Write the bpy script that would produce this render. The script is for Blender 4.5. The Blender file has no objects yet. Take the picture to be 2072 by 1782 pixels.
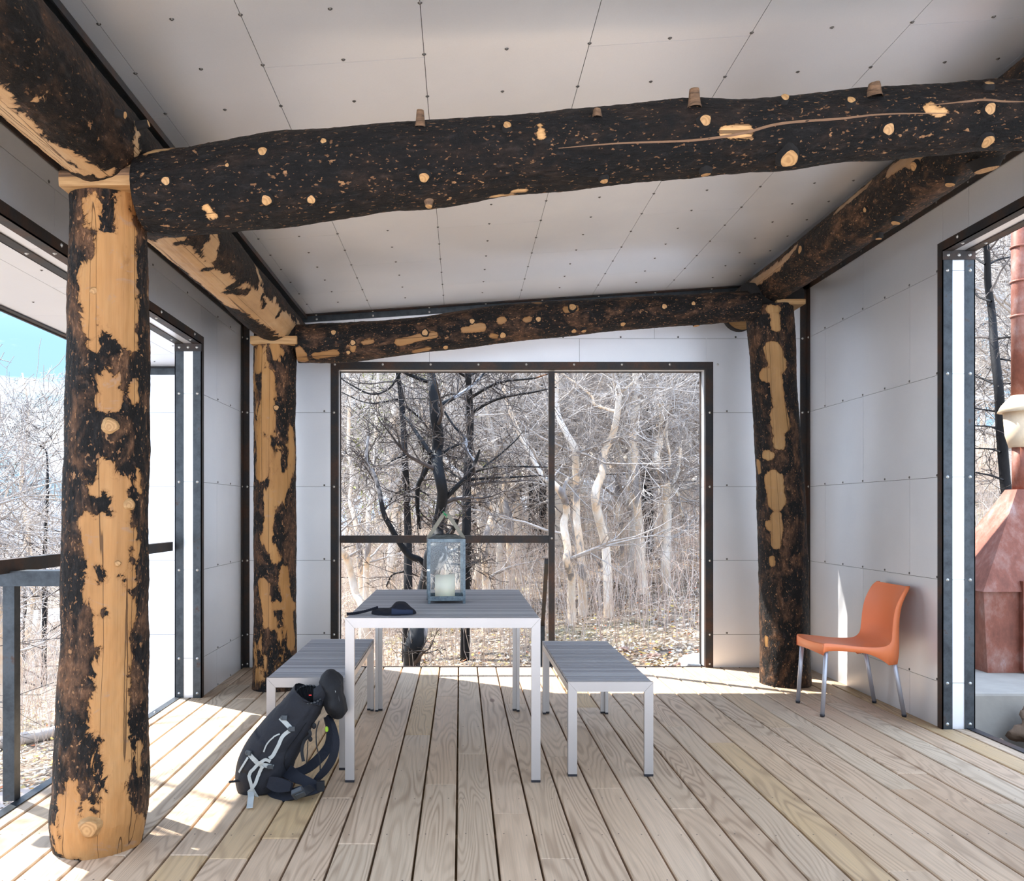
import bpy, math, random
import numpy as np
from mathutils import Vector, Matrix, noise as mnoise
from mathutils.bvhtree import BVHTree

# ------------------------------------------------------------------ camera, sky, sun, exposure
S = bpy.context.scene
COL = S.collection
W, H = 2072, 1782
F, CX, CY, CAMZ = 1700.0, 932.0, 1034.0, 1.25
cam_d = bpy.data.cameras.new('camera'); cam = bpy.data.objects.new('camera', cam_d); COL.objects.link(cam)
cam.location = (0, 0, CAMZ); cam.rotation_euler = (math.pi/2, 0, 0)
cam_d.sensor_fit = 'HORIZONTAL'; cam_d.sensor_width = 36.0; cam_d.lens = 36.0*F/W
cam_d.shift_x = (W/2-CX)/W; cam_d.shift_y = (CY-H/2)/W
cam_d.clip_end = 3000
S.camera = cam
S.view_settings.view_transform = 'Standard'; S.view_settings.look = 'None'
S.view_settings.gamma = 1.0; S.view_settings.use_curve_mapping = False
S.view_settings.exposure = 1.38
S.cycles.use_denoising = True; S.cycles.adaptive_threshold = 0.02
S.cycles.max_bounces = 7; S.cycles.diffuse_bounces = 4; S.cycles.glossy_bounces = 4
S.cycles.transmission_bounces = 6; S.cycles.transparent_max_bounces = 8
S.cycles.caustics_reflective = False; S.cycles.caustics_refractive = False
S.cycles.sample_clamp_indirect = 8.0

SKY_STRENGTH = 1.55
SUN_STRENGTH = 5.6
world = bpy.data.worlds.new('sky'); S.world = world; world.use_nodes = True
nt = world.node_tree; nt.nodes.clear()
def wn(t): return nt.nodes.new(t)
out = wn('ShaderNodeOutputWorld'); bg = wn('ShaderNodeBackground'); tc = wn('ShaderNodeTexCoord')
sep = wn('ShaderNodeSeparateXYZ'); mp = wn('ShaderNodeMapping'); nz = wn('ShaderNodeTexNoise')
mp.inputs['Scale'].default_value = (1.6, 1.6, 5.5); mp.inputs['Location'].default_value = (0.7, 0.2, 0.35)
nz.inputs['Scale'].default_value = 1.7; nz.inputs['Detail'].default_value = 8; nz.inputs['Roughness'].default_value = 0.58
rampc = wn('ShaderNodeValToRGB'); rampc.color_ramp.elements[0].position = 0.44; rampc.color_ramp.elements[1].position = 0.68
rampz = wn('ShaderNodeValToRGB')
e = rampz.color_ramp.elements
e[0].position = 0.0; e[0].color = (0.14, 0.22, 0.29, 1); e[1].position = 0.7; e[1].color = (0.45, 0.70, 1.15, 1)
m1 = e.new(0.18); m1.color = (0.135, 0.235, 0.34, 1)
mix = wn('ShaderNodeMix'); mix.data_type = 'RGBA'
mix.inputs['B'].default_value = (1.0, 1.0, 1.0, 1)
bg.inputs['Strength'].default_value = SKY_STRENGTH
nt.links.new(tc.outputs['Generated'], sep.inputs[0]); nt.links.new(sep.outputs['Z'], rampz.inputs[0])
nt.links.new(tc.outputs['Generated'], mp.inputs[0]); nt.links.new(mp.outputs[0], nz.inputs['Vector'])
nt.links.new(nz.outputs['Fac'], rampc.inputs[0]); nt.links.new(rampc.outputs[0], mix.inputs['Factor'])
nt.links.new(rampz.outputs[0], mix.inputs['A']); nt.links.new(mix.outputs['Result'], bg.inputs['Color'])
nt.links.new(bg.outputs[0], out.inputs[0])

sun_d = bpy.data.lights.new('sun', 'SUN'); sun = bpy.data.objects.new('sun', sun_d); COL.objects.link(sun)
sun_d.energy = SUN_STRENGTH; sun_d.angle = math.radians(0.55); sun_d.color = (1.0, 0.965, 0.90)
SUN_DIR = Vector((0.80, -0.55, -1.165)).normalized()
sun.rotation_euler = SUN_DIR.to_track_quat('-Z', 'Y').to_euler(); sun.location = (-6, 8, 12)

# ------------------------------------------------------------------ helpers
PI = math.pi
def P(px, py, Y): return Vector(((px-CX)*Y/F, Y, CAMZ-(py-CY)*Y/F))
def tag(o, label, cat, group=None, kind=None):
    if label: o['label'] = label
    if cat: o['category'] = cat
    if group: o['group'] = group
    if kind: o['kind'] = kind
    return o
def empty(name, loc=(0, 0, 0), rz=0.0):
    o = bpy.data.objects.new(name, None); COL.objects.link(o); o.location = loc; o.rotation_euler = (0, 0, rz)
    o.empty_display_size = 0.1
    return o

class MB:
    """collects geometry, then links it as ONE mesh object"""
    def __init__(s): s.v = []; s.f = []; s.m = []; s.sm = []; s.n = 0; s.attr = []
    def add(s, verts, faces, mat=0, smooth=False):
        verts = np.asarray(verts, dtype=np.float32).reshape(-1, 3)
        s.v.append(verts)
        if isinstance(faces, np.ndarray): fl = [faces + s.n]
        else:
            by = {}
            for fc in faces: by.setdefault(len(fc), []).append(fc)
            fl = [np.array(x, dtype=np.int32) + s.n for x in by.values()]
        for a in fl:
            s.f.append(a); s.m.append(np.full(len(a), mat, np.int32)); s.sm.append(np.full(len(a), smooth, bool))
        s.n += len(verts)
    def box(s, x0, x1, y0, y1, z0, z1, mat=0):
        v = [(x0,y0,z0),(x1,y0,z0),(x1,y1,z0),(x0,y1,z0),(x0,y0,z1),(x1,y0,z1),(x1,y1,z1),(x0,y1,z1)]
        s.add(v, [(3,2,1,0),(4,5,6,7),(0,1,5,4),(1,2,6,5),(2,3,7,6),(3,0,4,7)], mat)
    def hexa(s, v, mat=0):
        s.add(v, [(3,2,1,0),(4,5,6,7),(0,1,5,4),(1,2,6,5),(2,3,7,6),(3,0,4,7)], mat)
    def bbox(s, x0, x1, y0, y1, z0, z1, b=0.004, mat=0, M=None):
        """bevelled box"""
        bm = bmesh.new()
        bmesh.ops.create_cube(bm, size=1.0)
        for v in bm.verts:
            v.co = Vector(((x0+x1)/2 + v.co.x*(x1-x0), (y0+y1)/2 + v.co.y*(y1-y0), (z0+z1)/2 + v.co.z*(z1-z0)))
        bmesh.ops.bevel(bm, geom=list(bm.edges), offset=b, segments=2, affect='EDGES', profile=0.5)
        if M is not None: bmesh.ops.transform(bm, matrix=M, verts=bm.verts)
        bm.verts.index_update()
        s.add([tuple(v.co) for v in bm.verts], [tuple(v.index for v in f.verts) for f in bm.faces], mat)
        bm.free()
    def bar(s, a, b, w, h, up=Vector((0, 0, 1)), mat=0):
        a = Vector(a); b = Vector(b); d = (b-a).normalized()
        sd = d.cross(up)
        if sd.length < 1e-4: sd = d.cross(Vector((1, 0, 0)))
        sd.normalize(); u = sd.cross(d).normalized()
        v = []
        for p in (a, b):
            for (i, j) in ((-1,-1),(1,-1),(1,1),(-1,1)): v.append(p + sd*(w/2*i) + u*(h/2*j))
        s.add([tuple(x) for x in v], [(0,1,2,3),(7,6,5,4),(0,4,5,1),(1,5,6,2),(2,6,7,3),(3,7,4,0)], mat)
    def tube(s, pts, rad, sides=8, cap=True, mat=0, smooth=True, capmat=None):
        pts = np.asarray([tuple(p) for p in pts], dtype=np.float64); n = len(pts)
        rad = np.broadcast_to(np.asarray(rad, dtype=np.float64), (n,)) if np.ndim(rad) == 0 else np.asarray(rad, float)
        t = np.gradient(pts, axis=0); t /= (np.linalg.norm(t, axis=1)[:, None] + 1e-9)
        ref = np.array([0., 0., 1.]) if abs(t[:, 2]).mean() < 0.8 else np.array([1., 0., 0.])
        a = np.cross(t, ref); a /= (np.linalg.norm(a, axis=1)[:, None] + 1e-9)
        b = np.cross(t, a)
        ang = np.linspace(0, 2*PI, sides, endpoint=False)
        c, sn = np.cos(ang), np.sin(ang)
        v = pts[:, None, :] + rad[:, None, None]*(a[:, None, :]*c[None, :, None] + b[:, None, :]*sn[None, :, None])
        i = np.arange(n-1)[:, None]*sides; j = np.arange(sides)[None, :]; j2 = (j+1) % sides
        fc = np.stack([i+j, i+j2, i+sides+j2, i+sides+j], axis=-1).reshape(-1, 4)
        s.add(v.reshape(-1, 3), fc, mat, smooth)
        if cap:
            base = s.n - n*sides
            cm = mat if capmat is None else capmat
            for k, rev in ((0, True), (n-1, False)):
                idx = (base + k*sides + np.arange(sides))
                if rev: idx = idx[::-1]
                s.f.append(idx[None, :].astype(np.int32)); s.m.append(np.array([cm], np.int32)); s.sm.append(np.array([False]))
    def ribbon(s, pts, width, nrm, th=0.002, mat=0, smooth=True):
        """flat strap along pts; nrm = face normal (one vector or one per point)"""
        pts = [Vector(p) for p in pts]; n = len(pts); v = []
        for i, p in enumerate(pts):
            d = (pts[min(i+1, n-1)] - pts[max(i-1, 0)]).normalized()
            nn = Vector(nrm[i] if isinstance(nrm, list) else nrm)
            nn = (nn - d*nn.dot(d)).normalized(); sd = d.cross(nn)
            w = width[i] if isinstance(width, (list, tuple)) else width
            for (a, b) in ((-1,-1),(1,-1),(1,1),(-1,1)): v.append(tuple(p + sd*(w/2*a) + nn*(th/2*b)))
        fc = []
        for i in range(n-1):
            for k in range(4):
                fc.append((i*4+k, i*4+(k+1) % 4, i*4+4+(k+1) % 4, i*4+4+k))
        fc += [(3,2,1,0), tuple((n-1)*4+k for k in range(4))]
        s.add(v, fc, mat, False)
    def ball(s, c, r, seg=16, rings=10, mat=0, sc=(1, 1, 1), R=None):
        v = []; c = Vector(c)
        for i in range(rings+1):
            th = PI*i/rings
            for j in range(seg):
                ph = 2*PI*j/seg
                q = Vector((math.sin(th)*math.cos(ph)*sc[0], math.sin(th)*math.sin(ph)*sc[1], math.cos(th)*sc[2]))*r
                if R is not None: q = R @ q
                v.append(tuple(c+q))
        fc = [(i*seg+j, (i+1)*seg+j, (i+1)*seg+(j+1) % seg, i*seg+(j+1) % seg) for i in range(rings) for j in range(seg)]
        s.add(v, fc, mat, True)
    def grid(s, nu, nv, fn, mat=0, smooth=True, closed_v=False):
        v = [tuple(fn(i/(nu-1), j/(nv if closed_v else nv-1))) for i in range(nu) for j in range(nv)]
        fc = []
        for i in range(nu-1):
            for j in range(nv if closed_v else nv-1):
                j2 = (j+1) % nv
                fc.append((i*nv+j, i*nv+j2, (i+1)*nv+j2, (i+1)*nv+j))
        s.add(v, fc, mat, smooth)
    def build(s, name, mats, parent=None, loc=None):
        me = bpy.data.meshes.new(name)
        v = np.concatenate(s.v) if s.v else np.zeros((0, 3), np.float32)
        if loc is not None: v = v - np.array(loc, np.float32)
        me.vertices.add(len(v)); me.vertices.foreach_set('co', v.ravel())
        cnt = np.concatenate([np.full(len(a), a.shape[1], np.int32) for a in s.f])
        loops = np.concatenate([a.ravel() for a in s.f]).astype(np.int32)
        me.loops.add(len(loops)); me.loops.foreach_set('vertex_index', loops)
        me.polygons.add(len(cnt)); st = np.concatenate([[0], np.cumsum(cnt)[:-1]]).astype(np.int32)
        me.polygons.foreach_set('loop_start', st); me.polygons.foreach_set('loop_total', cnt)
        me.polygons.foreach_set('material_index', np.concatenate(s.m)); me.polygons.foreach_set('use_smooth', np.concatenate(s.sm))
        me.update(calc_edges=True); me.validate()
        for m in (mats if isinstance(mats, (list, tuple)) else [mats]): me.materials.append(m)
        o = bpy.data.objects.new(name, me); COL.objects.link(o)
        if loc is not None: o.location = loc
        if parent is not None: o.parent = parent
        return o
import bmesh
def struct(o, label=None, cat=None):
    o['kind'] = 'structure'
    if label: o['label'] = label
    if cat: o['category'] = cat
    return o
def spline(ctrl, n):
    """Catmull-Rom through control tuples (any dimension)"""
    c = [np.array(tuple(x), float) for x in ctrl]
    if len(c) == 2: c = [c[0], (c[0]+c[1])/2, c[1]]
    c = [2*c[0]-c[1]] + c + [2*c[-1]-c[-2]]
    k = len(c)-3; o = []
    for i in range(n):
        t = i/(n-1)*k; j = min(int(t), k-1); u = t-j
        p0, p1, p2, p3 = c[j:j+4]
        o.append(0.5*((2*p1)+(-p0+p2)*u+(2*p0-5*p1+4*p2-p3)*u*u+(-p0+3*p1-3*p2+p3)*u**3))
    return o

# ------------------------------------------------------------------ materials
class MT:
    def __init__(s, name, rough=0.6, metal=0.0, color=None, spec=None):
        s.m = bpy.data.materials.new(name); s.m.use_nodes = True; s.t = s.m.node_tree; s.N = s.t.nodes; s.N.clear()
        s.out = s.N.new('ShaderNodeOutputMaterial'); s.b = s.N.new('ShaderNodeBsdfPrincipled')
        s.t.links.new(s.b.outputs[0], s.out.inputs[0])
        s.b.inputs['Roughness'].default_value = rough; s.b.inputs['Metallic'].default_value = metal
        if color: s.b.inputs['Base Color'].default_value = (*color, 1)
        if spec is not None: s.b.inputs['Specular IOR Level'].default_value = spec
    def link(s, a, b): s.t.links.new(a, b)
    def coord(s, kind='Object', scale=(1, 1, 1), attr=None, loc=(0, 0, 0)):
        if attr:
            n = s.N.new('ShaderNodeAttribute'); n.attribute_name = attr; o = n.outputs['Vector']
        else:
            n = s.N.new('ShaderNodeTexCoord'); o = n.outputs[kind]
        m = s.N.new('ShaderNodeMapping'); m.inputs['Scale'].default_value = scale; m.inputs['Location'].default_value = loc
        s.link(o, m.inputs[0]); return m.outputs[0]
    def pos(s, scale=(1, 1, 1)):
        n = s.N.new('ShaderNodeNewGeometry'); m = s.N.new('ShaderNodeMapping'); m.inputs['Scale'].default_value = scale
        s.link(n.outputs['Position'], m.inputs[0]); return m.outputs[0]
    def noise(s, vec, scale=5, detail=3, rough=0.5, dist=0.0, dim='3D', w=None):
        n = s.N.new('ShaderNodeTexNoise'); n.noise_dimensions = dim
        n.inputs['Scale'].default_value = scale; n.inputs['Detail'].default_value = detail
        n.inputs['Roughness'].default_value = rough; n.inputs['Distortion'].default_value = dist
        s.link(vec, n.inputs['Vector'])
        if w is not None: s.link(w, n.inputs['W'])
        return n.outputs['Fac']
    def voro(s, vec, scale=5, feature='F1', rnd=1.0):
        n = s.N.new('ShaderNodeTexVoronoi'); n.feature = feature; n.inputs['Scale'].default_value = scale
        n.inputs['Randomness'].default_value = rnd
        s.link(vec, n.inputs['Vector']); return n
    def ramp(s, fac, stops, interp='LINEAR'):
        n = s.N.new('ShaderNodeValToRGB'); n.color_ramp.interpolation = interp; e = n.color_ramp.elements
        def c4(c): return (c, c, c, 1) if isinstance(c, (int, float)) else (*c, 1)
        e[0].position = stops[0][0]; e[0].color = c4(stops[0][1]); e[1].position = stops[-1][0]; e[1].color = c4(stops[-1][1])
        for p, c in stops[1:-1]: x = e.new(p); x.color = c4(c)
        s.link(fac, n.inputs[0]); return n.outputs[0]
    def mix(s, fac, a, b, mode='MIX'):
        n = s.N.new('ShaderNodeMix'); n.data_type = 'RGBA'; n.blend_type = mode
        for k, x in (('Factor', fac), ('A', a), ('B', b)):
            if isinstance(x, (int, float)): n.inputs[k].default_value = x if k == 'Factor' else (x, x, x, 1)
            elif isinstance(x, tuple): n.inputs[k].default_value = (*x, 1)
            else: s.link(x, n.inputs[k])
        return n.outputs['Result']
    def math(s, op, a, b=0.0, clamp=False):
        n = s.N.new('ShaderNodeMath'); n.operation = op; n.use_clamp = clamp
        for k, x in ((0, a), (1, b)):
            if isinstance(x, (int, float)): n.inputs[k].default_value = x
            else: s.link(x, n.inputs[k])
        return n.outputs[0]
    def island(s):
        n = s.N.new('ShaderNodeNewGeometry'); return n.outputs['Random Per Island']
    def attr(s, name, out='Fac'):
        n = s.N.new('ShaderNodeAttribute'); n.attribute_name = name; return n.outputs[out]
    def objrand(s):
        n = s.N.new('ShaderNodeObjectInfo'); return n.outputs['Random']
    def col(s, x): s.link(x, s.b.inputs['Base Color'])
    def rough(s, x): s.link(x, s.b.inputs['Roughness'])
    def bump(s, h, strength=0.3, dist=0.01):
        n = s.N.new('ShaderNodeBump'); n.inputs['Strength'].default_value = strength; n.inputs['Distance'].default_value = dist
        s.link(h, n.inputs['Height']); s.link(n.outputs[0], s.b.inputs['Normal'])

def mat_plain(name, color, rough=0.6, metal=0.0, bump=0.0, bscale=60, var=0.0, vscale=4):
    t = MT(name, rough, metal, color)
    v = t.coord()
    if var: 
        n = t.noise(v, vscale, 4, 0.6)
        t.col(t.mix(n, tuple(c*(1-var) for c in color), tuple(min(1, c*(1+var)) for c in color)))
    if bump: t.bump(t.noise(v, bscale, 3, 0.6), bump, 0.004)
    return t.m

def mat_panel():
    t = MT('galvanised_panel', 0.40, 0.62)
    v = t.pos()
    n = t.noise(v, 2.3, 4, 0.6); g = t.noise(v, 190, 2, 0.6)
    c = t.ramp(n, [(0.25, (0.85, 0.865, 0.895)), (0.75, (0.92, 0.93, 0.95))])
    r = t.island()
    c = t.mix(t.math('MULTIPLY', r, 0.5), c, (0.87, 0.875, 0.89))
    c = t.mix(0.10, c, t.ramp(g, [(0.3, 0.75), (0.7, 1.0)]), 'MULTIPLY')
    t.col(c)
    t.rough(t.ramp(t.math('ADD', t.math('MULTIPLY', n, 0.5), t.math('MULTIPLY', g, 0.5)), [(0.2, 0.32), (0.8, 0.46)]))
    t.bump(t.noise(v, 1.6, 2, 0.5), 0.12, 0.02)
    return t.m
def mat_steel():
    t = MT('weathered_steel', 0.55, 0.35)
    v = t.pos()
    n = t.noise(v, 5, 6, 0.65); n2 = t.noise(v, 60, 3, 0.7)
    a = t.ramp(n, [(0.38, (0.030, 0.032, 0.036)), (0.5, (0.045, 0.036, 0.032)), (0.66, (0.085, 0.042, 0.026))])
    t.col(t.mix(0.45, a, t.ramp(n2, [(0.3, 0.4), (0.7, 1.0)]), 'MULTIPLY'))
    t.bump(n2, 0.15, 0.003)
    return t.m
def mat_steel_gray():
    t = MT('mill_scale_steel', 0.42, 0.6)
    v = t.pos(); n = t.noise(v, 14, 6, 0.7)
    t.col(t.ramp(n, [(0.3, (0.03, 0.035, 0.04)), (0.6, (0.065, 0.074, 0.082)), (0.72, (0.06, 0.035, 0.026))]))
    t.bump(n, 0.1, 0.003)
    return t.m
def mat_deck():
    t = MT('deck_board', 0.62)
    r = t.island()
    v = t.pos((5.5, 0.62, 0.6))
    n = t.noise(v, 1.0, 1.6, 0.45, 0.35, '4D', t.math('MULTIPLY', r, 91.0))
    rings = t.math('SINE', t.math('MULTIPLY', n, 150.0))
    rl = t.ramp(t.math('ADD', t.math('MULTIPLY', rings, 0.5), 0.5), [(0.0, 1.0), (0.45, 0.25), (0.8, 0.0)])
    fine = t.noise(t.pos((160, 3.5, 30)), 1.0, 3, 0.6)
    base = t.ramp(r, [(0.0, (0.69, 0.48, 0.31)), (0.2, (0.74, 0.54, 0.37)), (0.4, (0.66, 0.455, 0.295)), (0.55, (0.72, 0.57, 0.405)), (0.72, (0.66, 0.49, 0.335)), (0.86, (0.72, 0.515, 0.35)), (1.0, (0.67, 0.45, 0.22))])
    big = t.noise(t.pos((3, 1.1, 1)), 1.0, 3, 0.6)
    base = t.mix(t.ramp(big, [(0.35, 0.0), (0.75, 0.55)]), base, (0.55, 0.40, 0.27))
    strength = t.math('MULTIPLY', rl, t.ramp(t.noise(t.pos((2.5, .8, 1)), 1.3, 2), [(0.35, 0.12), (0.65, 0.60)]))
    c = t.mix(strength, base, (0.29, 0.175, 0.10))
    c = t.mix(0.40, c, t.ramp(fine, [(0.3, 0.55), (0.65, 1.0)]), 'MULTIPLY')
    # knots
    kv = t.voro(t.pos((3.6, 1.05, 0.1)), 1.0)
    kn = t.ramp(kv.outputs['Distance'], [(0.035, 1.0), (0.06, 0.75), (0.075, 0.0)])
    c = t.mix(t.math('MULTIPLY', kn, 0.85), c, (0.17, 0.08, 0.04))
    spk = t.ramp(t.noise(t.pos((14, 7, 1)), 1.0, 5, 0.75), [(0.73, 0.0), (0.77, 1.0)])
    c = t.mix(t.math('MULTIPLY', spk, 0.65), c, (0.10, 0.07, 0.05))
    t.col(c)
    t.rough(t.ramp(fine, [(0.3, 0.5), (0.7, 0.72)]))
    t.bump(t.math('ADD', fine, t.math('MULTIPLY', rl, -0.4)), 0.18, 0.003)
    return t.m

def mat_log(name, wood_bias=0.0, streak=2.2, flecks=0.5, brown=0.35, ragged=0.055, wood=(0.70, 0.40, 0.17), charc=(0.0085, 0.0072, 0.0068), scar=0.5):
    """charred bark over bare wood; 'peel' = signed distance (m) into peeled areas, 'lc' = coordinates along/around the log"""
    t = MT(name, 0.7, spec=0.22)
    v = t.coord(attr='lc'); vs = t.coord(attr='lc', scale=(1, 1, 1/streak))
    peel = t.attr('peel')
    edge = t.noise(vs, 19, 8, 0.72, 0.7)
    big = t.noise(vs, 4.5, 3, 0.5)
    f = t.math('ADD', peel, t.math('MULTIPLY', t.math('SUBTRACT', edge, 0.5), ragged*2))
    f = t.math('ADD', f, t.math('MULTIPLY', t.math('SUBTRACT', big, 0.5), ragged*0.9 + wood_bias*0.12))
    f = t.math('ADD', f, wood_bias*0.01)
    isw = t.ramp(t.math('MULTIPLY_ADD' if False else 'ADD', t.math('MULTIPLY', f, 40.0), 0.5), [(0.0, 0.0), (0.12, 1.0)])
    rim = t.ramp(t.math('ADD', t.math('MULTIPLY', f, 40.0), 0.5), [(0.0, 1.0), (0.28, 0.75), (0.6, 0.0)])
    # bare wood
    gr = t.noise(t.coord(attr='lc', scale=(42, 42, 1.3)), 1.0, 4, 0.6)
    wb = t.noise(t.coord(attr='lc', scale=(6, 6, 2.0)), 1.0, 4, 0.6)
    w = t.ramp(wb, [(0.25, tuple(c*0.74 for c in wood)), (0.5, wood), (0.8, (min(1, wood[0]*1.12), min(1, wood[1]*1.3), min(1, wood[2]*1.55)))])
    w = t.mix(0.30, w, t.ramp(gr, [(0.3, 0.5), (0.6, 1.0)]), 'MULTIPLY')
    sc = t.noise(t.coord(attr='lc', scale=(11, 11, 16)), 1.0, 5, 0.7, 0.8)
    w = t.mix(t.math('MULTIPLY', t.ramp(sc, [(0.60, 0.0), (0.66, 1.0)]), scar), w, (0.34, 0.22, 0.15))
    cr = t.noise(t.coord(attr='lc', scale=(12, 12, 0.16)), 1.0, 2, 0.5)
    crack = t.ramp(t.math('ABSOLUTE', t.math('SUBTRACT', cr, 0.5)), [(0.0, 1.0), (0.004, 1.0), (0.007, 0.0)])
    w = t.mix(t.math('MULTIPLY', crack, 0.8), w, (0.06, 0.03, 0.015))
    w = t.mix(t.math('MULTIPLY', rim, 0.45), w, (0.20, 0.085, 0.03))
    # bark
    bn = t.noise(t.coord(attr='lc', scale=(1, 1, 0.45)), 46, 6, 0.7)
    bb = t.noise(t.coord(attr='lc', scale=(1, 1, 0.6)), 9, 5, 0.65, 0.5)
    b = t.ramp(bn, [(0.32, tuple(c*0.35 for c in charc)), (0.55, charc), (0.72, tuple(c*3.6 for c in charc))])
    b = t.mix(t.math('MULTIPLY', t.ramp(bb, [(0.48, 0.0), (0.62, 1.0)]), brown), b, t.ramp(bn, [(0.35, (0.03, 0.017, 0.01)), (0.6, (0.17, 0.085, 0.045)), (0.72, (0.33, 0.19, 0.11))]))
    fl = t.noise(t.coord(attr='lc', scale=(1.5, 1.5, 1.0)), 27, 3, 0.55, 0.3)
    b = t.mix(t.math('MULTIPLY', t.ramp(fl, [(0.70-0.03*flecks, 0.0), (0.725-0.03*flecks, 1.0)]), min(1, flecks+0.3)), b, (0.36, 0.19, 0.09))
    fs = t.noise(t.coord(attr='lc', scale=(1.6, 1.6, 0.9), loc=(3, 1, 2)), 62, 2, 0.5, 0.2)
    b = t.mix(t.math('MULTIPLY', t.ramp(fs, [(0.665-0.02*flecks, 0.0), (0.69-0.02*flecks, 1.0)]), min(1, flecks)), b, (0.27, 0.135, 0.065))
    t.col(t.mix(isw, b, w))
    t.rough(t.mix(isw, 0.62, 0.5))
    hb = t.math('ADD', t.math('MULTIPLY', bn, 0.9), t.math('MULTIPLY', bb, 1.2))
    h = t.mix(isw, hb, t.math('MULTIPLY', t.math('SUBTRACT', gr, crack), 0.25))
    t.bump(h, 1.0, 0.016)
    return t.m
def mat_endgrain():
    t = MT('cut_wood_end', 0.6)
    v = t.coord('Object')
    l = t.N.new('ShaderNodeVectorMath'); l.operation = 'LENGTH'
    d = t.N.new('ShaderNodeVectorMath'); d.operation = 'ADD'
    nn = t.N.new('ShaderNodeTexNoise'); nn.inputs['Scale'].default_value = 30; t.link(v, nn.inputs['Vector'])
    s2 = t.N.new('ShaderNodeVectorMath'); s2.operation = 'SCALE'; s2.inputs['Scale'].default_value = 0.012
    t.link(nn.outputs['Color'], s2.inputs[0]); t.link(v, d.inputs[0]); t.link(s2.outputs[0], d.inputs[1]); t.link(d.outputs[0], l.inputs[0])
    r = t.math('SINE', t.math('MULTIPLY', l.outputs['Value'], 900))
    c = t.mix(t.math('MULTIPLY_ADD' if False else 'MULTIPLY', t.math('ADD', r, 1), 0.28), (0.52, 0.30, 0.125), (0.28, 0.13, 0.045))
    t.col(c); return t.m
def mat_brushed():
    t = MT('brushed_aluminium', 0.42, 0.85)
    n = t.noise(t.pos((60, 60, 900)), 1.0, 2, 0.6); n2 = t.noise(t.pos(), 3, 3)
    t.col(t.mix(n2, (0.50, 0.47, 0.46), (0.60, 0.575, 0.565)))
    t.rough(t.ramp(n, [(0.3, 0.36), (0.7, 0.5)]))
    return t.m
def mat_slat():
    t = MT('grey_composite_slat', 0.5)
    r = t.island(); n = t.noise(t.pos((4, 160, 60)), 1.0, 3, 0.6)
    c = t.ramp(r, [(0, (0.30, 0.29, 0.31)), (0.5, (0.43, 0.415, 0.43)), (1, (0.55, 0.535, 0.54))])
    t.col(t.mix(0.4, c, t.ramp(n, [(0.3, 0.55), (0.7, 1.0)]), 'MULTIPLY')); t.bump(n, 0.1, 0.002)
    return t.m
def mat_ground():
    t = MT('leaf_litter_ground', 0.9)
    v = t.pos()
    a = t.noise(v, 9, 8, 0.75); b = t.noise(v, 0.55, 4, 0.6)
    l = t.voro(t.pos((1, 1, 1)), 16); rc = t.N.new('ShaderNodeSeparateColor'); t.link(l.outputs['Color'], rc.inputs[0])
    leaf = t.ramp(rc.outputs[0], [(0.0, (0.22, 0.15, 0.10)), (0.3, (0.42, 0.32, 0.23)), (0.6, (0.50, 0.42, 0.34)), (0.85, (0.36, 0.22, 0.13)), (1.0, (0.62, 0.57, 0.50))])
    c = t.mix(t.ramp(a, [(0.35, 0.0), (0.65, 1.0)]), (0.13, 0.095, 0.065), leaf)
    c = t.mix(t.math('MULTIPLY', t.ramp(b, [(0.52, 0.0), (0.66, 1.0)]), 0.35), c, (0.30, 0.30, 0.14))
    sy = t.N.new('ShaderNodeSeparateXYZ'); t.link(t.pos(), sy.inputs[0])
    snow_bounce = t.math('ADD', t.math('MULTIPLY', sy.outputs['Y'], -0.12), t.math('MULTIPLY', t.noise(t.pos(), 0.22, 4, 0.6), 1.0))
    c = t.mix(t.ramp(snow_bounce, [(0.60, 0.0), (0.64, 1.0)]), c, (0.86, 0.88, 0.92))  # unseen snow behind the camera, added to bounce light onto ceiling and walls
    t.col(c); t.bump(a, 0.6, 0.05)
    return t.m
def mat_bark_tree(name, stops, scale=3.0, zs=0.6, bumps=0.4, rand=0.3):
    t = MT(name, 0.65, spec=0.2)
    v = t.coord('Object', (1, 1, zs)); n = t.noise(v, scale, 5, 0.65, 0.3); f = t.noise(v, scale*9, 4, 0.7)
    c = t.ramp(n, stops, 'LINEAR')
    c = t.mix(0.4, c, t.ramp(f, [(0.3, 0.45), (0.65, 1.0)]), 'MULTIPLY')
    if rand:
        c = t.mix(t.math('MULTIPLY', t.objrand(), rand), c, (0.16, 0.12, 0.10))
    t.col(c); t.bump(f, bumps, 0.01)
    return t.m
def mat_rust():
    t = MT('rusted_red_steel', 0.6, 0.15)
    v = t.pos((1, 1, 0.6)); n = t.noise(v, 6, 6, 0.7); n2 = t.noise(v, 30, 4, 0.7)
    c = t.ramp(n, [(0.3, (0.17, 0.05, 0.028)), (0.48, (0.27, 0.085, 0.05)), (0.6, (0.34, 0.16, 0.12)), (0.72, (0.44, 0.30, 0.27))])
    t.col(t.mix(0.4, c, t.ramp(n2, [(0.3, 0.5), (0.7, 1.0)]), 'MULTIPLY')); t.bump(n2, 0.2, 0.004)
    return t.m

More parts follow.
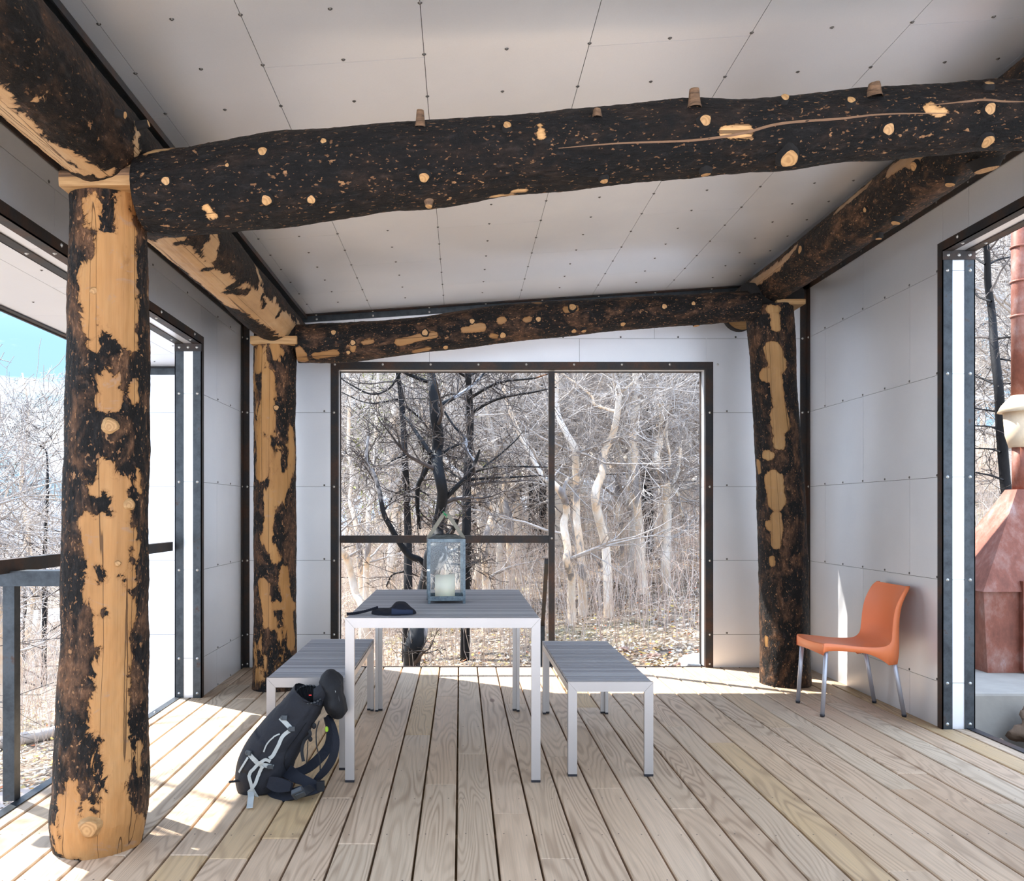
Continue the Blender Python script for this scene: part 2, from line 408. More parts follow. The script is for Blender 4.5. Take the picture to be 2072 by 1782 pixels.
M = {}
M['panel'] = mat_panel(); M['steel'] = mat_steel(); M['gray'] = mat_steel_gray(); M['deck'] = mat_deck()
M['dark'] = mat_plain('dark_core', (0.02, 0.02, 0.022), 0.8)
M['bolt'] = mat_plain('galvanised_bolt', (0.16, 0.155, 0.15), 0.35, 0.9)
M['boltl'] = mat_plain('bright_bolt', (0.62, 0.62, 0.60), 0.4, 0.8)
M['alu'] = mat_brushed(); M['slat'] = mat_slat()
M['black'] = mat_plain('black_rubber', (0.012, 0.012, 0.018), 0.5)
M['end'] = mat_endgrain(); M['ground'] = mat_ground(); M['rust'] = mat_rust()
M['joist'] = mat_plain('joist_timber', (0.42, 0.26, 0.13), 0.8, var=0.3)
M['nail'] = mat_plain('deck_screw', (0.05, 0.04, 0.035), 0.6)

# ------------------------------------------------------------------ room dimensions
XL, XLo = -1.74, -1.908      # left wall, inner and outer face
XR, XRo = 2.767, 2.943
YB, YBo = 6.72, 6.89
YF = 1.55
YD = -4.5     # unseen deck behind the camera, left unroofed so sunlit boards bounce light in
OL0, OL1, ZL = 1.80, 5.63, 2.375      # left opening
OR0, OR1, ZR = 1.80, 4.82, 2.745      # right opening
WX0, WX1, WZ = -0.985, 1.965, 2.39    # opening in the back wall
def zc(x): return 2.895 + 0.066*x
ROWS = [-0.01, 0.264, 0.856, 1.446, 2.038, 2.63, 3.22]
G = 0.0012   # half seam
BT = 0.004   # panel thickness

# bolts: copies of one small domed head, parented to the surface they hold
def bolt_mesh(name, r, mat):
    mb = MB()
    prof = [(1.25, 0.0), (1.25, 0.10), (0.8, 0.16), (0.72, 0.55), (0.45, 0.72), (0.0, 0.76)]
    v = []; sg = 10
    for (a, h) in prof:
        for j in range(sg): v.append((math.cos(2*PI*j/sg)*a*r, math.sin(2*PI*j/sg)*a*r, h*r))
    fc = [(i*sg+j, i*sg+(j+1) % sg, (i+1)*sg+(j+1) % sg, (i+1)*sg+j) for i in range(len(prof)-1) for j in range(sg)]
    mb.add(v, fc, 0, True)
    o = mb.build(name, mat); me = o.data; bpy.data.objects.remove(o); return me
BOLT = bolt_mesh('bolt', 0.0062, M['bolt']); BOLTL = bolt_mesh('bright_bolt', 0.0075, M['boltl'])
def bolts(parent, spots, mesh=None):
    """spots = [(location, normal)]; only those inside the picture"""
    mesh = mesh or BOLT; seen = []
    for l, n in spots:
        l = Vector(l)
        if l.y < 0.5: continue
        px, py = CX+F*l.x/l.y, CY-F*(l.z-CAMZ)/l.y
        if -60 < px < W+60 and -60 < py < H+60: seen.append((l.length, l, Vector(n)))
    seen.sort(key=lambda q: q[0])
    for _, l, n in seen[:100]:
        o = bpy.data.objects.new('bolt', mesh); COL.objects.link(o); o.parent = parent
        o.location = l - parent.location
        o.rotation_mode = 'QUATERNION'; o.rotation_quaternion = n.to_track_quat('Z', 'Y')
    rest = seen[100:]
    if rest:
        vs = np.zeros(len(mesh.vertices)*3, np.float32); mesh.vertices.foreach_get('co', vs); vs = vs.reshape(-1, 3)
        fc = np.array([p.vertices[:] for p in mesh.polygons], dtype=np.int32)
        mb = MB()
        for _, l, n in rest:
            R = np.array(n.to_track_quat('Z', 'Y').to_matrix())
            mb.add(vs @ R.T + np.array(l - parent.location), fc, 0, True)
        o = mb.build('bolts', mesh.materials[0], parent); o['kind'] = 'stuff'

# ------------------------------------------------------------------ floor
rng = random.Random(5)
def build_floor():
    mb = MB(); pitch = 0.1497; x = 928.0
    x0 = (928-CX)/F*6.72  # one gap lies here
    first = x0 - pitch*13
    k = 0; X = first
    while X < XRo - 0.02:
        a, b = max(X+0.0045, XLo+0.012), min(X+pitch-0.0045, XRo-0.012)
        if b-a < 0.03: X += pitch; k += 1; continue
        y = YD + rng.uniform(0.2, 3.0) - 3.2; yend = 6.74
        while y < yend:
            L = rng.choice([2.44, 3.05, 3.66, 2.44, 1.83]); y1 = min(y+L, yend)
            if yend - y1 < 0.35: y1 = yend
            c = 0.004; s0, s1 = max(y, YD)+0.0015, y1-0.0015
            if y1 > YD+0.1:
                dz = rng.uniform(-0.0012, 0.0012)
                v = []
                for (yy, ins) in ((s0, 0.0), (s0+0.003, 1), (s1-0.003, 1), (s1, 0.0)):
                    zt = 0.0 + dz - (0.003 if ins == 0 else 0)
                    v += [(a, yy, -0.032), (a, yy, zt-c), (a+c, yy, zt), (b-c, yy, zt), (b, yy, zt-c), (b, yy, -0.032)]
                fc = []
                for i in range(3):
                    for j in range(5): fc.append((i*6+j, (i+1)*6+j, (i+1)*6+j+1, i*6+j+1))
                fc += [tuple(range(6)), tuple(18+j for j in reversed(range(6)))]
                mb.add(v, fc, 0)
                # screws over the joists
                yy = math.ceil((s0)/0.406)*0.406
                while yy < s1:
                    if yy > 2.4:
                        for xx in (a+0.028, b-0.028):
                            xj, yj = xx+rng.uniform(-.004, .004), yy+rng.uniform(-.01, .01)
                            mb.add([(xj+0.0034*math.cos(q*PI/3), yj+0.0034*math.sin(q*PI/3), dz+0.0004) for q in range(6)], [(0,1,2,3,4,5)], 1)
                    yy += 0.406
            y = y1
        X += pitch; k += 1
    fl = struct(mb.build('floor', [M['deck'], M['nail']]))
    jb = MB()
    y = YD+0.1
    while y < 6.7:
        jb.box(XLo+0.02, XRo-0.02, y-0.02, y+0.02, -0.22, -0.0335); y += 0.406
    j = jb.build('joists', M['joist'], fl)
    e = MB()
    e.box(XLo-0.008, XLo, YD, OL1, -0.24, 0.004); e.box(XLo-0.008, XLo+0.035, YD, OL1, 0.001, 0.006)
    ed = struct(e.build('trim_1', M['gray']))
    bolts(ed, [((XLo+0.016, 1.6+0.6*i, 0.006), (0, 0, 1)) for i in range(7)], BOLTL)
    e = MB()
    e.box(XRo, XRo+0.008, YD, OR1, -0.24, 0.004); e.box(XRo-0.04, XRo+0.008, YD, OR1, 0.001, 0.006)
    struct(e.build('trim_2', M['steel']))
    e = MB(); e.box(WX0, WX1, 6.742, 6.752, -0.24, 0.004); e.box(WX0, WX1, 6.752, YBo, -0.24, -0.02); struct(e.build('trim_3', M['steel']))
build_floor()

# ------------------------------------------------------------------ walls and ceiling: seamed sheets over a dark core
def sheet(mb, o, u, v, n, u0, u1, v0, v1, top=None):
    """panel on plane o + u*U + v*V, facing n"""
    a = [o+u*(u0+G)+v*(v0+G), o+u*(u1-G)+v*(v0+G)]
    t0, t1 = (v1-G, v1-G) if top is None else (min(v1-G, top(u0+G)), min(v1-G, top(u1-G)))
    a += [o+u*(u1-G)+v*t1, o+u*(u0+G)+v*t0]
    b = [p+n*BT for p in a]
    mb.add([tuple(p) for p in a+b], [(0,1,2,3), (7,6,5,4), (0,4,5,1), (1,5,6,2), (2,6,7,3), (3,7,4,0)], 0)

def seam_cols(off, lo, hi, L=1.2):
    k = math.floor((lo-off)/L); c = [lo]
    while True:
        k += 1; y = off+k*L
        if y >= hi-0.02: break
        if y > lo+0.02: c.append(y)
    return c+[hi]

# wall_left
ex, ey, ez = Vector((1, 0, 0)), Vector((0, 1, 0)), Vector((0, 0, 1))
def wall_side(name, Xi, Xo, n, o0, o1, zo, off0):
    top = zc(Xi)
    mb = MB()
    for i in range(len(ROWS)-1):
        z0, z1 = max(ROWS[i], 0.0), min(ROWS[i+1], top)
        if z1 <= z0+0.02: continue
        off = off0 + (0.6 if i % 2 else 0.0)
        spans = [(YF, o0), (o1, YB)] if z0 < zo-0.02 else [(YF, YB)]
        for (a, b) in spans:
            zz = [(z0, z1)]
            cols = seam_cols(off, a, b)
            for c0, c1 in zip(cols[:-1], cols[1:]): sheet(mb, Vector((Xi-n.x*BT, 0, 0)), ey, ez, n, c0, c1, z0, z1)
        if z0 < zo-0.02 < z1-0.02:     # the strip above the opening in the row the header cuts
            cols = seam_cols(off, o0, o1)
            for c0, c1 in zip(cols[:-1], cols[1:]): sheet(mb, Vector((Xi-n.x*BT, 0, 0)), ey, ez, n, c0, c1, zo, z1)
    # outer face
    for (a, b, z0, z1) in ((YF, o0, -0.3, top), (o1, YBo, -0.3, top), (o0, o1, zo, top)):
        sheet(mb, Vector((Xo+n.x*BT, 0, 0)), ey, ez, -n, a, b, z0, z1)
    # jambs and header soffit inside the opening
    xa, xb = min(Xi, Xo), max(Xi, Xo)
    for z0, z1 in zip(ROWS[:-1], ROWS[1:]):
        z1 = min(z1, zo); z0 = max(z0, 0.0)
        if z1 > z0+0.02:
            sheet(mb, Vector((0, o1+BT, 0)), ex, ez, -ey, xa, xb, z0, z1); sheet(mb, Vector((0, o0-BT, 0)), ex, ez, ey, xa, xb, z0, z1)
    cols = seam_cols(off0, o0, o1)
    for c0, c1 in zip(cols[:-1], cols[1:]): sheet(mb, Vector((0, 0, zo+BT)), ey, ex, -ez, c0, c1, xa, xb)
    c = 0.006
    for (a, b, z0, z1) in ((YF, o0-c, -0.3, top+.02), (o1+c, YBo-c, -0.3, top+.02), (o0-c, o1+c, zo+c, top+.02)):
        mb.box(xa+c, xb-c, a, b, z0+c, z1-c, 1)
    return struct(mb.build(name, [M['panel'], M['dark']]))
wl = wall_side('wall_left', XL, XLo, ex, OL0, OL1, ZL, 0.0)
wr = wall_side('wall_right', XR, XRo, -ex, OR0, OR1, ZR, 5.775-0.6-4.8)
# the row layout: seams at Y 5.77 in rows with odd index, 5.175/6.375 in even ones
sp = []
for i, z in enumerate(ROWS[1:-1]):
    y = 6.68
    while y > 1.0:
        if not (y < OR1+0.04 and z < ZR): sp.append(((XR, y, z+0.012), (-1, 0, 0)))
        y -= 0.30
bolts(wr, sp)
sp = []
for z in ROWS[1:-1]:
    for y in (6.35, 6.02, 5.35, 4.75, 4.15, 3.55, 2.95):
        if y > OL1+0.05 or z > ZL: sp.append(((XL, y, z+0.012), (1, 0, 0)))
sp += [((XL, 6.35, 0.012), (1, 0, 0)), ((XL, 6.02, 0.012), (1, 0, 0))]
bolts(wl, sp)

# wall_back with its opening, and the wing wall beyond the left opening
mb = MB()
def backsheet(x0, x1, z0, z1, face=-1):
    sheet(mb, Vector((0, YB+BT if face < 0 else YBo-BT, 0)), ex, ez, Vector((0, face, 0)), x0, x1, z0, z1, top=lambda x: zc(x)-0.0)
for i in range(len(ROWS)-1):
    z0, z1 = max(ROWS[i], 0), ROWS[i+1]
    if z0 < WZ-0.02:
        zt = z1
        for (a, b) in ((XL, WX0), (WX1, XR)): backsheet(a, b, z0, min(zt, 3.3))
    if z1 > WZ:
        cols = seam_cols(0.35 if i % 2 else -0.25, XL if z0 > WZ else WX0, XR if z0 > WZ else WX1)
        for c0, c1 in zip(cols[:-1], cols[1:]): backsheet(c0, c1, max(z0, WZ), z1)
for z0, z1 in zip([-0.5]+ROWS[1:-1], ROWS[1:]):
    z1 = min(z1, WZ)
    sheet(mb, Vector((WX1-BT+2*BT, 0, 0)), ey, ez, -ex, YB, YBo, max(z0, 0.0), z1); sheet(mb, Vector((WX0-BT, 0, 0)), ey, ez, ex, YB, YBo, max(z0, 0), z1)
sheet(mb, Vector((0, 0, WZ+BT)), ex, ey, -ez, WX0, WX1, YB, YBo)
c = 0.006
def core(x0, x1, z0, z1):
    mb.hexa([(x0,YB+c,z0),(x1,YB+c,z0),(x1,YBo-c,z0),(x0,YBo-c,z0),(x0,YB+c,z1 or zc(x0)),(x1,YB+c,z1 or zc(x1)),(x1,YBo-c,z1 or zc(x1)),(x0,YBo-c,z1 or zc(x0))], 1)
core(XL, WX0-c, -0.3, None); core(WX1+c, XR, -0.3, None); core(WX0-c, WX1+c, WZ+c, None)
for (a, b, z0, z1) in ((XLo, WX0, -0.3, 3.3), (WX1, XRo, -0.3, 3.3), (WX0, WX1, WZ, 3.3)):
    backsheet(a, b, z0, z1, 1)
wb = struct(mb.build('wall_back', [M['panel'], M['dark']]))
sp = [((-0.1+0.46*i, YB, 2.642), (0, -1, 0)) for i in range(6)] + [((2.2, YB, 2.642), (0, -1, 0))]
sp += [((-1.09, YB, z+.012), (0, -1, 0)) for z in ROWS[1:5]] + [((2.13, YB, z+.012), (0, -1, 0)) for z in ROWS[1:5]]
bolts(wb, sp)
mb = MB()
for z0, z1 in zip([-0.62]+ROWS[1:5], ROWS[1:5]+[2.40]):
    sheet(mb, Vector((0, YB+BT, 0)), ex, ez, -ey, -2.62, XLo, z0, z1)
mb.box(-2.62, XLo, YB+c, YBo, -0.62, 2.40, 1)
struct(mb.build('wall_wing', [M['panel'], M['dark']]), 'galvanised sheet wall outside the left opening, standing on gravel', 'wall')

# ceiling: 24-inch sheets, 48 inches long, staggered; bolted every foot
mb = MB(); SE = [XL, -1.165, -0.709, -0.131, 0.462, 1.043, 1.618, 2.20, XR]
U = Vector((1, 0, 0.066)); ori = Vector((0, 0, 2.895+BT))
for i in range(len(SE)-1):
    off = 3.03 if i % 2 == 0 else 3.64
    if i in (0,): off = 3.34
    cols = seam_cols(off-6.1, YF, YB, 1.22)
    for c0, c1 in zip(cols[:-1], cols[1:]):
        x0, x1 = SE[i]+G, SE[i+1]-G; a, b = c0+G, c1-G
        lo = [(x0,a,zc(x0)),(x1,a,zc(x1)),(x1,b,zc(x1)),(x0,b,zc(x0))]
        mb.add(lo+[(p[0], p[1], p[2]+BT) for p in lo], [(3,2,1,0)[::1], (4,5,6,7), (0,1,5,4), (1,2,6,5), (2,3,7,6), (3,0,4,7)], 0)
mb.hexa([(XLo-.05,YF-.3,zc(XLo)+.006),(XRo+.05,YF-.3,zc(XRo)+.006),(XRo+.05,YBo+.1,zc(XRo)+.006),(XLo-.05,YBo+.1,zc(XLo)+.006),
         (XLo-.05,YF-.3,zc(XLo)+.22),(XRo+.05,YF-.3,zc(XRo)+.22),(XRo+.05,YBo+.1,zc(XRo)+.22),(XLo-.05,YBo+.1,zc(XLo)+.22)], 1)
ceil = struct(mb.build('ceiling', [M['panel'], M['dark']]))
sp = []
xs = [-1.165, -0.93, -0.709, -0.42, -0.131, 0.165, 0.462, 0.75, 1.043, 1.33, 1.618, 1.91, 2.12]
for k in range(18):
    y = 1.81 + 0.305*k
    if y > YB-0.05: break
    for x in xs: sp.append(((x, y-0.02, zc(x)), (0.066, 0, -1)))
bolts(ceil, sp)

# soffit outside the left opening
mb = MB()
def sof(x0, x1, y0, y1): 
    mb.box(x0+G, x1-G, y0+G, y1-G, 2.40, 2.404, 0)
for a, b in zip([1.55, 2.5, 3.72, 4.94, 6.16], [2.5, 3.72, 4.94, 6.16, YB]): sof(-2.6, -2.1, a, b)
for a, b in zip([1.55, 3.1, 4.32, 5.54], [3.1, 4.32, 5.54, YB]): sof(-2.1, XLo-0.002, a, b)
mb.box(-2.6, XLo-0.002, 1.55, YBo, 2.406, 2.6, 1)
so = struct(mb.build('soffit', [M['panel'], M['dark']]), 'galvanised sheet soffit under the eave outside the left opening', 'soffit')
bolts(so, [((x, 3.4+0.61*i, 2.40), (0, 0, -1)) for i in range(6) for x in (-2.35, -2.0)])
mb = MB(); mb.box(-2.615, -2.6, 1.55, YBo, 2.385, 2.62); mb.box(-2.6, -2.56, 1.55, YBo, 2.392, 2.398); mb.box(-2.62, XLo, YB-0.055, YB-.001, 2.392, 2.3985); mb.box(-2.62, XLo, YB-0.006, YB-.001, 2.34, 2.392, 1)
tt = struct(mb.build('trim_4', [M['steel'], M['gray']]))

# ------------------------------------------------------------------ steel angles round walls and openings
tn = [5]
def angle(boxes, bl=None, mats=None, bm=BOLTL):
    mb = MB()
    for b in boxes: mb.box(*b[:6], mat=(b[6] if len(b) > 6 else 0))
    o = struct(mb.build('trim_%d' % tn[0], mats or [M['steel'], M['gray']])); tn[0] += 1
    if bl: bolts(o, bl, bm)
    return o
t_, w_ = 0.006, 0.052
def zlist(top): return [z+0.0 for z in (0.03, 0.264, 0.856, 1.446, 2.038, 2.63) if z < top]
# left opening: far jamb, header
def opening(Xi, Xo, s, o1, o0, zo):
    """s = direction from wall face into the room"""
    xi0, xi1 = (Xi, Xi+s*t_) if s > 0 else (Xi+s*t_, Xi)
    a, b = (Xi-w_, Xi+t_) if s > 0 else (Xi-t_, Xi+w_)
    c0, c1 = (Xo-t_, Xo+w_) if s > 0 else (Xo-w_, Xo+t_)
    d0, d1 = (Xo-t_, Xo) if s > 0 else (Xo, Xo+t_)
    # inner angle: leg on wall face, leg on jamb face
    angle([(xi0, xi1, o1-t_, o1+0.045, 0, zo+0.05), (a, b, o1-t_, o1-0.0005, 0, zo, 1)],
          [(((a+b)/2, o1-t_, z), (0, -1, 0)) for z in zlist(zo)])
    angle([(d0, d1, o1-t_, o1+0.045, -0.02, zo+0.0), (c0, c1, o1-t_, o1-0.0005, 0, zo, 1)],
          [(((c0+c1)/2, o1-t_, z), (0, -1, 0)) for z in zlist(zo)])
    angle([(min(a, c0), max(b, c1), o1-t_-0.003, o1-t_-0.0005, zo-0.055, zo-0.0)], [((Xi+(Xo-Xi)*q, o1-t_-0.003, zo-0.028), (0, -1, 0)) for q in (0.15, 0.5, 0.85)])
    angle([(xi0, xi1, o0, o1-t_, zo-t_, zo+0.05), (a, b, o0, o1-t_, zo-t_, zo-0.0005)],
          [((Xi+s*t_, o1-0.15-0.61*i, zo+0.03), (s, 0, 0)) for i in range(6)] + [(((a+b)/2, o1-0.15-0.61*i, zo-t_), (0, 0, -1)) for i in range(6)])
    angle([(d0, d1, o0, o1-t_, zo-t_, zo+0.0), (c0, c1, o0, o1-t_, zo-t_, zo-0.0005)],
          [(((c0+c1)/2, o1-0.15-0.61*i, zo-t_), (0, 0, -1)) for i in range(6)])
opening(XL, XLo, 1, OL1, OL0, ZL)
opening(XR, XRo, -1, OR1, OR0, ZR)
# back wall corners and ceiling line
angle([(XL, XL+w_, YB-t_, YB-.0005, 0, zc(XL)), (XL+.0005, XL+t_, YB-w_-.02, YB-t_, 0, zc(XL))], [((XL+0.034, YB-t_, z), (0, -1, 0)) for z in zlist(2.7)] + [((XL+t_, YB-0.05, z), (1, 0, 0)) for z in zlist(2.7)])
angle([(XR-w_, XR, YB-t_, YB-.0005, 0, zc(XR)), (XR-t_, XR-.0005, YB-w_-.02, YB-t_, 0, zc(XR))], [((XR-0.034, YB-t_, z), (0, -1, 0)) for z in zlist(3.0)] + [((XR-t_, YB-0.05, z), (-1, 0, 0)) for z in zlist(3.0)])
def slopebar(y0, y1, zlo, zhi, x0, x1, mat=0):
    return [(x0,y0,zc(x0)+zlo),(x1,y0,zc(x1)+zlo),(x1,y1,zc(x1)+zlo),(x0,y1,zc(x0)+zlo),(x0,y0,zc(x0)+zhi),(x1,y0,zc(x1)+zhi),(x1,y1,zc(x1)+zhi),(x0,y1,zc(x0)+zhi)]
mb = MB(); mb.hexa(slopebar(YB-t_, YB-.0005, -0.055, -0.001, XL, XR), 1); mb.hexa(slopebar(YB-0.06, YB-t_, -0.007, -0.001, XL, XR), 0)
o = struct(mb.build('trim_%d' % tn[0], [M['steel'], M['gray']])); tn[0] += 1
bolts(o, [((-1.6+0.45*i, YB-t_, zc(-1.6+0.45*i)-0.035), (0, -1, 0)) for i in range(10)] + [((-1.6+0.45*i, YB-0.03, zc(-1.6+0.45*i)-0.007), (0, 0, -1)) for i in range(10)], BOLTL)
z = zc(XL)
angle([(XL+.0005, XL+t_, YF, YB-t_, z-0.06, z-0.002), (XL+t_, XL+w_, YF, YB-t_, z-0.004, z+0.0)], [((XL+t_, 6.4-0.305*i, z-0.035), (1, 0, 0)) for i in range(14)], bm=BOLT)
z = zc(XR)
angle([(XR-t_, XR-.0005, YF, YB-t_, z-0.06, z-0.004)], [((XR-t_, 6.4-0.305*i, z-0.035), (-1, 0, 0)) for i in range(12)], bm=BOLT)
# long channel at the ceiling edge beside the left log
z = zc(-1.26)
angle([(-1.30, -1.225, YF, YB-t_, z-0.022, z-0.006, 1), (-1.232, -1.224, YF, YB-t_, z-0.03, z-0.002, 0)], None)

# ------------------------------------------------------------------ window_1: steel frame, mullion and rail of the back opening
win = empty('window_1', (WX0, YB, 0)); win['kind'] = 'structure'
def wpart(name, boxes, bl=None, mats=None):
    mb = MB()
    for b in boxes: mb.box(*b[:6], mat=(b[6] if len(b) > 6 else 0))
    o = mb.build(name, mats or [M['steel'], M['boltl']])
    o.parent = win; o.matrix_parent_inverse = Matrix.Translation((-WX0, -YB, 0))
    if bl:
        for l, n in bl:
            q = bpy.data.objects.new('bolt', BOLTL); COL.objects.link(q); q.parent = o; q.location = l
            q.rotation_mode = 'QUATERNION'; q.rotation_quaternion = Vector(n).to_track_quat('Z', 'Y')
    return o
wf = 0.054
wpart('frame_side', [(WX0-wf, WX0, YB-t_, YB-.0005, 0, WZ+wf), (WX0-t_+.0065, WX0+t_, YB-t_, YB+0.04, 0, WZ)], [((WX0-wf/2, YB-t_, z), (0, -1, 0)) for z in (0.03, .264, .856, 1.446, 2.038)])
wpart('frame_side', [(WX1, WX1+wf, YB-t_, YB-.0005, 0, WZ+wf), (WX1-t_, WX1-.0005, YB-t_, YB+0.04, 0, WZ)], [((WX1+wf/2, YB-t_, z), (0, -1, 0)) for z in (0.03, .264, .856, 1.446, 2.038)])
wpart('frame_head', [(WX0, WX1, YB-t_, YB-.0005, WZ, WZ+wf), (WX0+t_, WX1-t_, YB-t_, YB+0.04, WZ-t_, WZ-.0005)], [((WX0-0.02+0.3825*i, YB-t_, WZ+wf*.6), (0, -1, 0)) for i in range(9)])
wpart('outer_frame', [(WX0+.0005, WX0+t_, YBo-0.03, YBo+t_, 0, WZ), (WX1-t_, WX1-.0005, YBo-0.03, YBo+t_, 0, WZ), (WX0+t_, WX1-t_, YBo-0.03, YBo+t_, WZ-t_, WZ-.0005)])
ymul = 6.86
mx0, mx1 = (1110-CX)*ymul/F, (1122-CX)*ymul/F
wpart('mullion', [(mx0, mx1, ymul-0.02, ymul+0.03, -0.2, WZ-t_)])
wpart('guard_bar', [(WX0+t_, mx0, ymul-0.015, ymul+0.025, 1.25-(1098-CY)*ymul/F, 1.25-(1083-CY)*ymul/F)], [((mx1-0.024, ymul-0.02, 1.03), (0, -1, 0))])
# stair handrail dropping away outside
hr = empty('handrail', (0.69, 6.97, -0.2)); tag(hr, 'slanted rusty steel handrail going down outside the back window, beside the mullion', 'handrail')
mb = MB(); mb.bar(P(1106, 1135, 7.0), P(1098, 1262, 8.3), 0.035, 0.05); o = mb.build('rail', M['steel'], hr); o.matrix_parent_inverse = Matrix.Translation((-0.69, -6.97, 0.2))
mb = MB(); q = P(1098, 1262, 8.3); mb.box(q.x-0.03, q.x+0.02, q.y-0.02, q.y+0.02, -0.55, q.z+.02); o = mb.build('post', M['gray'], hr); o.matrix_parent_inverse = Matrix.Translation((-0.69, -6.97, 0.2))

# ------------------------------------------------------------------ guard rail in the left opening
gr = empty('guard_rail', (-1.93, 3.63, 0)); tag(gr, 'dark steel guard railing at the left edge of the deck', 'railing')
def gpart(name, fn, mats):
    mb = MB(); fn(mb); o = mb.build(name, mats, gr); o.matrix_parent_inverse = Matrix.Translation((1.93, -3.63, 0)); return o
gpart('post', lambda m: m.box(-1.965, -1.915, 3.605, 3.655, 0.006, 0.93), [M['gray']])
gpart('post', lambda m: m.box(-1.60, -1.545, 3.61, 3.66, 0.002, 0.93), [M['gray']])
gpart('cross_rail', lambda m: m.box(-2.25, -1.50, 3.585, 3.675, 0.93, 0.995), [M['gray']])
gpart('top_rail', lambda m: m.box(-1.965, -1.925, 1.5, OL1-0.008, 0.985, 1.045), [M['steel']])

# ------------------------------------------------------------------ logs
def pxring(p, q): return p
def make_log(name, ctrl, mats, nseg=200, around=96, lump=0.012, seed=0, endmat=True, oval=None):
    """ctrl = [(x, y, z, radius)]; returns the mesh object with 'lc' coordinates, and a BVH for placing knots"""
    sp = np.array(spline(ctrl, nseg)); pts = sp[:, :3]; rad = sp[:, 3]
    t = np.gradient(pts, axis=0); ln = np.linalg.norm(t, axis=1); t /= ln[:, None]
    dist = np.concatenate([[0], np.cumsum(np.linalg.norm(np.diff(pts, axis=0), axis=1))])
    main = pts[-1]-pts[0]; main /= np.linalg.norm(main)
    ref = np.array([0., 1., 0.]) if abs(main[1]) < 0.7 else np.array([0., 0., 1.])
    a = np.cross(t, ref); a /= np.linalg.norm(a, axis=1)[:, None]; b = np.cross(t, a)
    ang = np.linspace(0, 2*PI, around, endpoint=False)
    V = np.zeros((nseg, around, 3)); L = np.zeros((nseg, around, 3))
    for i in range(nseg):
        for j in range(around):
            c, s = math.cos(ang[j]), math.sin(ang[j])
            q = Vector((c*0.5+seed*3.1, s*0.5, dist[i]))
            r = rad[i]*(1 + 0.0) + lump*mnoise.noise(q*1.7) + lump*0.55*mnoise.noise(q*4.6) + 0.0026*mnoise.noise(q*22) + 0.0016*mnoise.noise(q*47)
            V[i, j] = pts[i] + r*(a[i]*c + b[i]*s); L[i, j] = (c*rad[i]+seed*5.3, s*rad[i], dist[i])
    mb = MB()
    ii = np.arange(nseg-1)[:, None]*around; jj = np.arange(around)[None, :]; j2 = (jj+1) % around
    fc = np.stack([ii+jj, ii+j2, ii+around+j2, ii+around+jj], axis=-1).reshape(-1, 4)
    mb.add(V.reshape(-1, 3), fc, 0, True)
    # end discs
    for k, sgn in ((0, -1), (nseg-1, 1)):
        cpt = V[k].mean(axis=0) + 0.006*sgn*t[k]
        v = np.concatenate([V[k], cpt[None]]); L = np.concatenate([L.reshape(-1, 3), L.reshape(-1, 3)[k*around:(k+1)*around], np.array([[0, 0, dist[k]]])])
        f = [((j+1) % around, j, around) if sgn < 0 else (j, (j+1) % around, around) for j in range(around)]
        mb.add(v, f, 1, False)
    o = mb.build(name, mats)
    at = o.data.attributes.new('lc', 'FLOAT_VECTOR', 'POINT'); at.data.foreach_set('vector', L.reshape(-1, 3).astype(np.float32).ravel())
    return o
def bvh_of(o):
    return BVHTree.FromPolygons([v.co.copy() for v in o.data.vertices], [p.vertices[:] for p in o.data.polygons])
CAMP = Vector((0, 0, CAMZ))
def shoot(bvh, px, py):
    d = Vector(((px-CX)/F, 1, -(py-CY)/F)).normalized()
    h = bvh.ray_cast(CAMP, d)
    return (h[0], h[1]) if h[0] is not None else (None, None)
def peel(o, bvh, wood, bark=(), base=-0.06):
    """wood / bark = lists of (x, y, x2, y2, radius_px): where the bark has come off, read off the log's near face"""
    n = len(o.data.vertices); co = np.zeros(n*3, np.float32); o.data.vertices.foreach_get('co', co); co = co.reshape(-1, 3)
    def dist(lst):
        d = np.full(n, 9.0)
        for (x, y, x2, y2, r) in lst:
            p, _ = shoot(bvh, x, y); q, _ = shoot(bvh, x2, y2)
            if p is None or q is None: continue
            rm = r*((p.y+q.y)/2)/F; K = max(2, int((p-q).length/max(rm, .01))+1); prev = p
            for k in range(1, K+1):
                hp, _ = shoot(bvh, x+(x2-x)*k/K, y+(y2-y)*k/K)
                if hp is None: continue
                a = np.array(prev); b = np.array(hp); ab = b-a; L2 = max(ab@ab, 1e-9)
                tt = np.clip(((co-a)@ab)/L2, 0, 1); dd = np.linalg.norm(co-(a+tt[:, None]*ab), axis=1)-rm
                d = np.minimum(d, dd); prev = hp
        return d
    s = np.maximum(-dist(wood), base)
    if bark: s = np.minimum(s, dist(bark))
    at = o.data.attributes.new('peel', 'FLOAT', 'POINT'); at.data.foreach_set('value', np.clip(s, -0.06, 0.06).astype(np.float32))
